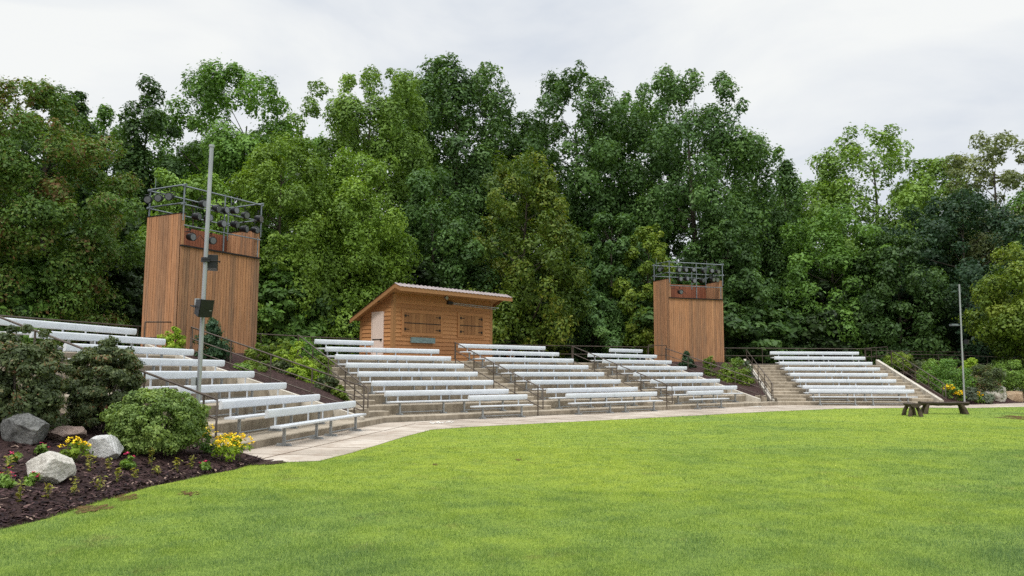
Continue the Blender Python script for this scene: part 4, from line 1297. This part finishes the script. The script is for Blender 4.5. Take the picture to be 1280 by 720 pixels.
tree(112, 140, 50, 110, 'oval', 'mid', 'mid green treetop filling the skyline dip left of the sparse pointed tree', 131, .2, 80)
tree(222, 150, 52, 110, 'oval', 'dark', 'dark green treetop between the sparse pointed tree and the big rounded one', 132, .2, 80)
tree(378, 172, 56, 110, 'oval', 'mid', 'mid green treetop at the lowest skyline dip left of the tall feathery tree', 133, .2, 80)
tree(520, 100, 64, 110, 'tall', 'mid', 'tall mid green tree wedged behind the feathery and the blue green trees', 134, .2, 90)
tree(1020, 225, 70, 120, 'oval', 'mid', 'mid green treetop in the skyline dip over the far right bank', 135, .2, 80)
tree(940, 225, 68, 100, 'oval', 'dark', 'dark green treetop on the right shoulder of the tallest broad tree', 136, .2, 80)

# understory along the fence: four shared shapes, copied
UND = []
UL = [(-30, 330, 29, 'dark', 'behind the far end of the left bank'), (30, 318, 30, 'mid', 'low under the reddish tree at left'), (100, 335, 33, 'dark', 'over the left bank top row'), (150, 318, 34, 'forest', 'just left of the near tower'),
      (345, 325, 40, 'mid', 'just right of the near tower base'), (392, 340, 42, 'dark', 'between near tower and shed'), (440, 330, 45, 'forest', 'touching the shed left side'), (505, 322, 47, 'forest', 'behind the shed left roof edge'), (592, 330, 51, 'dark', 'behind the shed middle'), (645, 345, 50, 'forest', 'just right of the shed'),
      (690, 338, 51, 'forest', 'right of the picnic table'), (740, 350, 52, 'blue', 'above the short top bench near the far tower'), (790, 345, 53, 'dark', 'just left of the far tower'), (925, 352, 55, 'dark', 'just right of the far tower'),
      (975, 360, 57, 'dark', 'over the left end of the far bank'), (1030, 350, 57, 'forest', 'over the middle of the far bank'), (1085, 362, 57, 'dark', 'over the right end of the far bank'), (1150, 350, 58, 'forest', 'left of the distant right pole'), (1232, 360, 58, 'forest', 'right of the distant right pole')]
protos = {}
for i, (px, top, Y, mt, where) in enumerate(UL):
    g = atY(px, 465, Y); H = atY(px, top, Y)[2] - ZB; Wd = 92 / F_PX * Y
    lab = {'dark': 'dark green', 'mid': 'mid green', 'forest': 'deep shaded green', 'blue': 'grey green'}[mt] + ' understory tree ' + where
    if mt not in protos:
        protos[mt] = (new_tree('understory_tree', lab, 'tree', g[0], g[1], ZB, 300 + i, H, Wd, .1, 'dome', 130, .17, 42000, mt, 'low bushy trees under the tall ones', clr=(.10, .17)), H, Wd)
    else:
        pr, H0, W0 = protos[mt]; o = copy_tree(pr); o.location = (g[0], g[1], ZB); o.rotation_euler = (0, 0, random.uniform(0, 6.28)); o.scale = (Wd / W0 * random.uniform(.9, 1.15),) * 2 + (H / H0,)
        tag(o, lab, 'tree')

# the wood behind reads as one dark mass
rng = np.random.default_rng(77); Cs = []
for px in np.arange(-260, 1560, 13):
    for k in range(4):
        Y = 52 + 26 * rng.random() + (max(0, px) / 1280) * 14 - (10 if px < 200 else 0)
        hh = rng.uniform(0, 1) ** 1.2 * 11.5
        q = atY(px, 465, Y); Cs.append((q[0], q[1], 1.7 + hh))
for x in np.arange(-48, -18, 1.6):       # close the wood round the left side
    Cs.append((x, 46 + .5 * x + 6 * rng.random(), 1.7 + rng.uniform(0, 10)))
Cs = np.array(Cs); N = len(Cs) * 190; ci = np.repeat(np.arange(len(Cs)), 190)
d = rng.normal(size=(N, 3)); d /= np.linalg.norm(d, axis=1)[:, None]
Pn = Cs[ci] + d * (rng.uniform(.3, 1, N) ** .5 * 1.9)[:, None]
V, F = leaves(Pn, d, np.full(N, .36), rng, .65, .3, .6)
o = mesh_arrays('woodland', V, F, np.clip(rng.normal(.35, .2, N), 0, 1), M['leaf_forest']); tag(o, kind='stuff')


# ------------------------------------------------------------------ shrubs and flowers
def shrub(q, wd, h, mat, label, seed, leaf, nl, prof='dome', ncl=40, cat='shrub', name='shrub', clr=(.12, .2), group=None, stems=True, base=.06, **kw):
    root = empty(name, (q[0], q[1], q[2] - .02), label, cat, group)
    V, F, tint, C = make_crown(seed, h, wd, h * base, prof, ncl, leaf, nl, clr=clr, **kw)
    mesh_arrays('foliage', V, F, tint, M['leaf_' + mat], root)
    if stems:
        rng = np.random.default_rng(seed); mb = MB()
        for i in range(10):
            c = C[rng.integers(len(C))]; mb.tube([(rng.normal() * .05 * wd, rng.normal() * .05 * wd, -.06), (c[0] * .5, c[1] * .5, c[2] * .55), tuple(c)], [.018 * wd, .012 * wd, .004 * wd], 5, cap=False)
        mb.build('stems', M['bark'], root)
    return root


q = BL(167, 574); Y = q[1]
q = q + np.array([0, .75, .1])
k_ = (Y + .75) / F_PX
shrub(q, 112 * k_, 73 * k_, 'shrub', 'dense rounded light green shrub in front of the pole', 401, .042, 46000, 'dome', 190, clr=(.07, .11), spread=.75, lobes=.3)
q = BL(97, 545) + np.array([0, .8, .1]); k_ = q[1] / F_PX
shrub(q, 92 * k_, 110 * k_, 'bronzeshrub', 'large dark bronze green shrub with pale specks left of the round green one', 402, .05, 42000, 'dome', 130, clr=(.08, .13), spread=.6, lobes=.6)
q = BL(-8, 552) + np.array([-.1, .7, .1]); k_ = q[1] / F_PX
shrub(q, 108 * k_, 132 * k_, 'bronzeshrub', 'large dark bronze green shrub cut by the left picture edge', 403, .05, 42000, 'dome', 130, clr=(.08, .13), spread=.6, lobes=.6)


def flower(q, wd, h, leafmat, petal, label, seed, nl=260, nf=26, leaf=.06, psize=.04, group=None, cat='flower'):
    root = empty('flower_plant', (q[0], q[1], q[2] - .01), label, cat, group)
    V, F, tint, C = make_crown(seed, h * .85, wd, .02, 'dome', 9, leaf, nl, clr=(.16, .26), spread=.3)
    mesh_arrays('foliage', V, F, tint, M['leaf_' + leafmat], root)
    rng = np.random.default_rng(seed)
    if nf:
        Vs = []; ts = []
        for i in range(nf):
            a = rng.uniform(0, 6.28); r = wd * .48 * math.sqrt(rng.random()); c = np.array([r * math.cos(a), r * math.sin(a), h * (1 - .35 * (r / (wd * .5)) ** 2) * rng.uniform(.78, 1.04)])
            for k in range(6):
                b = a + k * 1.047; dr_ = np.array([math.cos(b), math.sin(b), rng.uniform(-.2, .9)]); tn = np.array([-math.sin(b), math.cos(b), 0])
                s_ = psize * rng.uniform(.8, 1.2); Vs += [c, c + dr_ * s_ * .6 + tn * s_ * .36, c + dr_ * s_, c + dr_ * s_ * .6 - tn * s_ * .36]; ts.append(rng.random())
        mesh_arrays('blossoms', Vs, np.arange(len(Vs)).reshape(-1, 4), ts, M[petal], root)
    mb = MB()
    for i in range(6):
        c = C[rng.integers(len(C))]; mb.tube([(c[0] * .2, c[1] * .2, -.03), (c[0] * .6, c[1] * .6, c[2] * .6), tuple(c)], .004, 4, cap=False)
    mb.build('stems', M['stem'], root)


GY, GRD, GW = 'yellow flowering plants', 'small red flowering plants', 'withered yellow seedlings in the mulch'


def fl(px, py, wpx, hpx, lm, pt_, label, seed, group, hit=BL, nf=26, nl=260, leaf=.05, ps=.035):
    q = hit(px, py); k = q[1] / F_PX
    flower(q, wpx * k, hpx * k, lm, pt_, label, seed, nl, nf, leaf, ps, group)


fl(92, 575, 36, 28, 'lime', 'yellowpetal', 'bushy yellow flower between the pinkish and the pale boulders', 501, GY, nf=34, nl=420)
fl(256, 566, 32, 36, 'mid', 'yellowpetal', 'tall yellow flower at the right foot of the round green shrub', 502, GY, nf=36, nl=520)
fl(276, 577, 28, 32, 'lime', 'yellowpetal', 'second yellow flower from the walk, beside the round green shrub', 503, GY, nf=48)
fl(301, 577, 32, 34, 'lime', 'yellowpetal', 'yellow flower nearest to the concrete walk at the left bed', 504, GY, nf=60)
fl(287, 564, 26, 24, 'lime', 'yellowpetal', 'small yellow flower between the two clumps beside the walk', 505, GY, nf=44)
for i, (px, py, w_, h_, wh) in enumerate([(10, 610, 26, 26, 'at the left picture edge beside the cream boulder'), (15, 580, 20, 18, 'at the left edge below the dark grey boulder'), (38, 606, 20, 16, 'in front of the cream boulder'), (52, 567, 16, 15, 'between the grey and pinkish boulders'), (159, 587, 18, 22, 'below the round green shrub'), (256, 588, 13, 14, 'near the right end of the mulch bed')]):
    fl(px, py, w_, h_, 'light', 'redpetal', 'small green plant with red flowers ' + wh, 520 + i, GRD, nf=4, nl=170, leaf=.05, ps=.03)
for i, (px, py, w_, h_, wh) in enumerate([(24, 629, 9, 28, 'nearest to the left edge of the lawn'), (59, 625, 9, 20, 'below the cream boulder'), (92, 618, 11, 22, 'below right of the cream boulder'), (124, 613, 15, 18, 'in the middle of the mulch'), (112, 590, 15, 22, 'beside the small cream stone'), (135, 588, 8, 14, 'under the pale grey block'),
                                         (189, 582, 9, 22, 'under the middle of the round shrub'), (197, 593, 12, 10, 'lying low near the lawn edge'), (221, 590, 7, 18, 'brownish, left of a leafy yellow one'), (239, 586, 9, 16, 'toward the right end of the bed'), (168, 598, 10, 12, 'brown and low near the lawn'), (146, 603, 7, 18, 'thin and brown near the lawn'), (8, 600, 14, 30, 'tall one at the left picture edge')]):
    q = BL(px, py); k = q[1] / F_PX
    root = empty('seedling', q, 'withered yellow green seedling ' + wh, 'seedling', GW)
    rng = np.random.default_rng(560 + i); h = h_ * k; N = 46
    tt_ = rng.random(N); cc = np.stack([rng.normal(size=N) * w_ * k * .22, rng.normal(size=N) * w_ * k * .22, h * (.1 + .9 * tt_)], -1); d = cc.copy(); d[:, 2] = .4; d /= np.linalg.norm(d, axis=1)[:, None]
    V, F = leaves(cc, d, np.full(N, .05), rng, .4, .3, .5)
    mesh_arrays('leaves', V, F, rng.random(N), M['leaf_wither'], root)
    mb = MB(); mb.tube([(0, 0, -.03), (.01, 0, h * .5), (0, .01, h)], [.006, .005, .003], 5); mb.build('stem', M['stem'], root)


def wedge_hit(b, s, v, z=.03): return P(b, s, v, min(ramp(b, v), PLAT + .1) + z)


def hit_ramp(b, px, py):
    """pixel to point on the sloping bed of block b"""
    d = ray(px, py); o = np.array([0, 0, EYE])
    for t in np.arange(12, 70, .02):
        q = o + d * t; s, v = uv(b, q)
        if v > V0[b] + .3 and q[2] <= min(ramp(b, v), PLAT + .1) + .05: return q
    # above the eye: stand it at the top of the slope
    return None


def bedshrub(bb, px, pytop, pybot, wpx, Y, mat, label, seed, prof='dome', leaf=.08, nl=4200, ncl=36, name='shrub', **kw):
    """shrub at depth Y whose foot is on the bed's slope"""
    q = atY(px, pybot, Y); k = Y / F_PX; h = (pybot - pytop) * k
    return shrub(q, wpx * k * 1.18, h * 1.06, mat, label, seed, leaf, nl, prof, ncl, name=name, group='shrubs planted on the slopes', **kw)


bedshrub(1, 266, 400, 450, 34, 25.4, 'ever', 'dark columnar evergreen in front of the near tower', 601, 'cone', .07, 7000, 60, clr=(.15, .24))
bedshrub(1, 215, 410, 441, 24, 25.8, 'lime', 'bright lime shrub in front of the near tower left corner', 602, 'oval', .08, 1800)
bedshrub(1, 321, 430, 464, 34, 27.2, 'yellow', 'yellow green shrub on the planted slope right below the near tower', 603)
bedshrub(1, 316, 452, 468, 30, 25.9, 'yellow', 'low spreading yellow green shrub on the slope between two banks', 604)
bedshrub(1, 352, 426, 470, 36, 28.0, 'yellow', 'loose golden green shrub in the middle of the near planted slope', 605)
bedshrub(1, 366, 430, 484, 40, 27.0, 'lime', 'largest fresh lime green shrub on the near planted slope', 606, nl=3600)
bedshrub(1, 381, 452, 490, 32, 26.6, 'lime', 'lime green shrub in front of the largest one on the near slope', 607)
bedshrub(1, 350, 452, 474, 30, 26.6, 'bronzeshrub', 'brownish shrub low on the near planted slope', 608)
bedshrub(1, 410, 470, 495, 24, 26.2, 'bronzeshrub', 'small reddish brown shrub beside the lower steps', 609)
bedshrub(1, 424, 483, 502, 20, 26.0, 'yellow', 'small yellow flowering shrub at the tip of the near slope', 610)
bedshrub(1, 378, 425, 450, 36, 30.2, 'mid', 'green bush at the top of the near planted slope by the fence', 611)
bedshrub(1, 334, 462, 482, 26, 26.4, 'lime', 'low lime green shrub under the left rail of the near slope', 615)
bedshrub(1, 404, 476, 497, 24, 26.8, 'lime', 'bright lime shrub between the reddish one and the steps rail', 616)
bedshrub(1, 396, 446, 470, 30, 28.4, 'yellow', 'golden green shrub near the top of the steps rail', 617)
bedshrub(1, 338, 446, 470, 34, 27.4, 'light', 'light green low shrub between the golden one and the near tower', 612)
bedshrub(1, 396, 462, 492, 26, 27.4, 'light', 'light green shrub beside the upper part of the steps', 613)
bedshrub(1, 300, 455, 470, 26, 25.2, 'light', 'small light green plant at the foot of the columnar evergreen', 614)
bedshrub(5, 859, 440, 460, 16, 43.4, 'ever', 'dark columnar evergreen in front of the far tower', 621, 'cone', .1, 3600, 40, clr=(.15, .24))
bedshrub(5, 888, 446, 470, 16, 42.4, 'yellow', 'yellow green shrub in front of the far tower right half', 622, leaf=.1, nl=1100)
bedshrub(5, 921, 449, 473, 32, 43.0, 'light', 'feathery green shrub right of the far tower', 623, leaf=.1, nl=2400)
bedshrub(5, 908, 462, 478, 20, 41.8, 'yellow', 'golden low shrub on the far planted slope', 624, leaf=.1, nl=1000)
bedshrub(5, 929, 462, 480, 22, 41.6, 'yellow', 'yellow flowering low shrub beside the far right steps', 625, leaf=.1, nl=1100)
bedshrub(5, 935, 452, 476, 14, 42.5, 'greygreen', 'grey green grassy shrub beside the far right stringer', 626, leaf=.1, nl=900)
GR3 = 'shrubs in the right bed'
for i, (px, t_, b_, w_, Y, mt, lb) in enumerate([(1122, 440, 463, 34, 46.8, 'yellow', 'yellow green shrub at the top of the right handrail'), (1150, 450, 470, 26, 46.4, 'bronzeshrub', 'brownish small shrub along the right handrail'), (1172, 449, 490, 48, 45.0, 'light', 'mounded green shrub behind the right handrail'),
                                                 (1192, 449, 494, 50, 43.2, 'mid', 'large dense green shrub left of the distant pole'), (1214, 447, 476, 26, 45.6, 'lime', 'bright lime shrub right behind the distant pole'), (1232, 456, 494, 46, 43.4, 'bronzeshrub', 'dark rounded shrub right of the distant pole'),
                                                 (1264, 450, 490, 50, 45.0, 'light', 'green leafy shrub at the right edge above the boulders'), (1300, 448, 492, 44, 45.2, 'mid', 'green shrub just beyond the right picture edge'), (1214, 484, 500, 16, 41.4, 'greygreen', 'grey green clump at the foot of the distant pole'), (1231, 491, 503, 20, 42.0, 'greygreen', 'grey green ground plant in front of the cream boulder'), (1250, 449, 466, 24, 47.5, 'light', 'pale bush by the ramp fence at right')]):
    q = atY(px, b_, Y); k = Y / F_PX
    shrub(q, w_ * k, (b_ - t_) * k, mt, lb, 640 + i, .09, 7500 if w_ > 30 else 2400, 'dome', 50, group=GR3, spread=.6, lobes=.6)
for i, (px, py, w_, h_, wh) in enumerate([(1187, 500, 17, 19, 'at the foot of the right handrail'), (1200, 502, 15, 12, 'beside the distant pole foot'), (1222, 504, 14, 13, 'right of the distant pole, before grey green leaves'), (1193, 493, 12, 12, 'behind the clump at the right handrail')]):
    q = BR(px, py - 1); k = q[1] / F_PX
    flower(q, w_ * k, h_ * k, 'light', 'yellowpetal', 'yellow flower clump ' + wh, 660 + i, 300, 34, .09, .075, GY)

# bare soil patches
def patch(px, py, wpx, hpx, seed, mat='soil', z=.006, nb=16):
    rng = np.random.default_rng(seed); mb = MB()
    for k in range(nb):
        f = 0 if nb == 1 else 1
        qx, qy = px + f * rng.normal() * wpx * .3, py + f * rng.normal() * hpx * .25
        w2, h2 = (wpx, hpx) if nb == 1 else (wpx * rng.uniform(.08, .28), hpx * rng.uniform(.15, .4))
        q = at(qx, qy, 0); n = 30
        rx = np.linalg.norm(at(qx - w2 / 2, qy, 0) - at(qx + w2 / 2, qy, 0)) / 2; ry = np.linalg.norm(at(qx, qy - h2 / 2, 0) - at(qx, qy + h2 / 2, 0)) / 2
        ph = rng.uniform(0, 6.28, 4); V = [(q[0], q[1], z + k * .0005)]
        for i in range(n):
            th = 2 * math.pi * i / n; r = 1 + .25 * math.sin(2 * th + ph[0]) + .2 * math.sin(3 * th + ph[1]) + .14 * math.sin(7 * th + ph[2]) + .14 * rng.normal()
            V.append((q[0] + rx * r * math.cos(th), q[1] + ry * r * math.sin(th), z + k * .0005))
        mb.add(V, [(0, 1 + i, 1 + (i + 1) % n) for i in range(n)])
    o = mb.build({'soil': 'bare_soil', 'mulch': 'mulch_spill', 'palestain': 'pale_stain'}[mat], M[mat]); tag(o, kind='structure')


for i, (px, py, w_, h_) in enumerate([(95, 636, 64, 12), (156, 621, 40, 8), (1272, 522, 26, 5), (238, 617, 22, 5), (648, 575, 7, 3.4), (545, 581, 8, 2)]): patch(px, py, w_, h_, 700 + i)
patch(332, 578.5, 36, 7, 720, 'mulch', .012, 1)
M['palestain'] = mat_concrete('pale_stain', (.78, .76, .72), (.70, .68, .63), (.5, .46, .4))
for i, (px, py, w_, h_) in enumerate([(545, 528.6, 16, 2.2), (562, 527.6, 12, 1.8), (948, 508.6, 14, 1.2)]):
    patch(px, py, w_, h_, 740 + i, 'palestain', .012)


# ------------------------------------------------------------------ grass blades
rng = np.random.default_rng(5)


def blades(y0, y1, dens, h, wd):
    area_n = int(dens * 1.9 * .5 * (y1 ** 2 - y0 ** 2))
    yy = np.sqrt(rng.uniform(y0 ** 2, y1 ** 2, area_n)); xx = rng.uniform(-.95, .95, area_n) * yy
    jx, jy = rng.normal(size=area_n) * .055, rng.normal(size=area_n) * .055
    m_ = in_poly(xx + jx, yy + jy, LAWN); xx, yy = xx[m_], yy[m_]
    # clumping
    cl = .5 + .5 * np.sin(xx * 5.1 + 2 * np.sin(yy * 2.3)) * np.sin(yy * 4.3 + 2 * np.sin(xx * 1.9))
    m_ = rng.random(len(xx)) < .55 + .45 * cl; xx, yy, cl = xx[m_], yy[m_], cl[m_]
    n = len(xx)
    th = rng.uniform(0, 6.28, n); hh = h * rng.uniform(.5, 1.25, n) * (.75 + .5 * cl)
    ln = rng.uniform(.1, .9, n) * hh; la = rng.uniform(0, 6.28, n)
    w2 = wd * rng.uniform(.6, 1.3, n) * .5
    bx, by = np.cos(th) * w2, np.sin(th) * w2
    z0 = np.full(n, -.004)
    V = np.stack([np.stack([xx - bx, yy - by, z0], -1), np.stack([xx + bx, yy + by, z0], -1), np.stack([xx + np.cos(la) * ln, yy + np.sin(la) * ln, hh], -1)], 1)
    return V.reshape(-1, 3), np.clip(rng.beta(1.6, 2.0, n), 0, 1)


parts = [blades(4.6, 7.5, 8500, .026, .0048), blades(7.5, 11, 4200, .026, .0065), blades(11, 17, 1700, .026, .0095), blades(17, 26, 520, .026, .016), blades(26, 44, 110, .03, .028)]
V = np.concatenate([p[0] for p in parts]); T_ = np.concatenate([p[1] for p in parts])
o = mesh_arrays('grass', V, np.arange(len(V)).reshape(-1, 3), T_, M['blade']); tag(o, kind='stuff')
print('grass blades', len(T_))
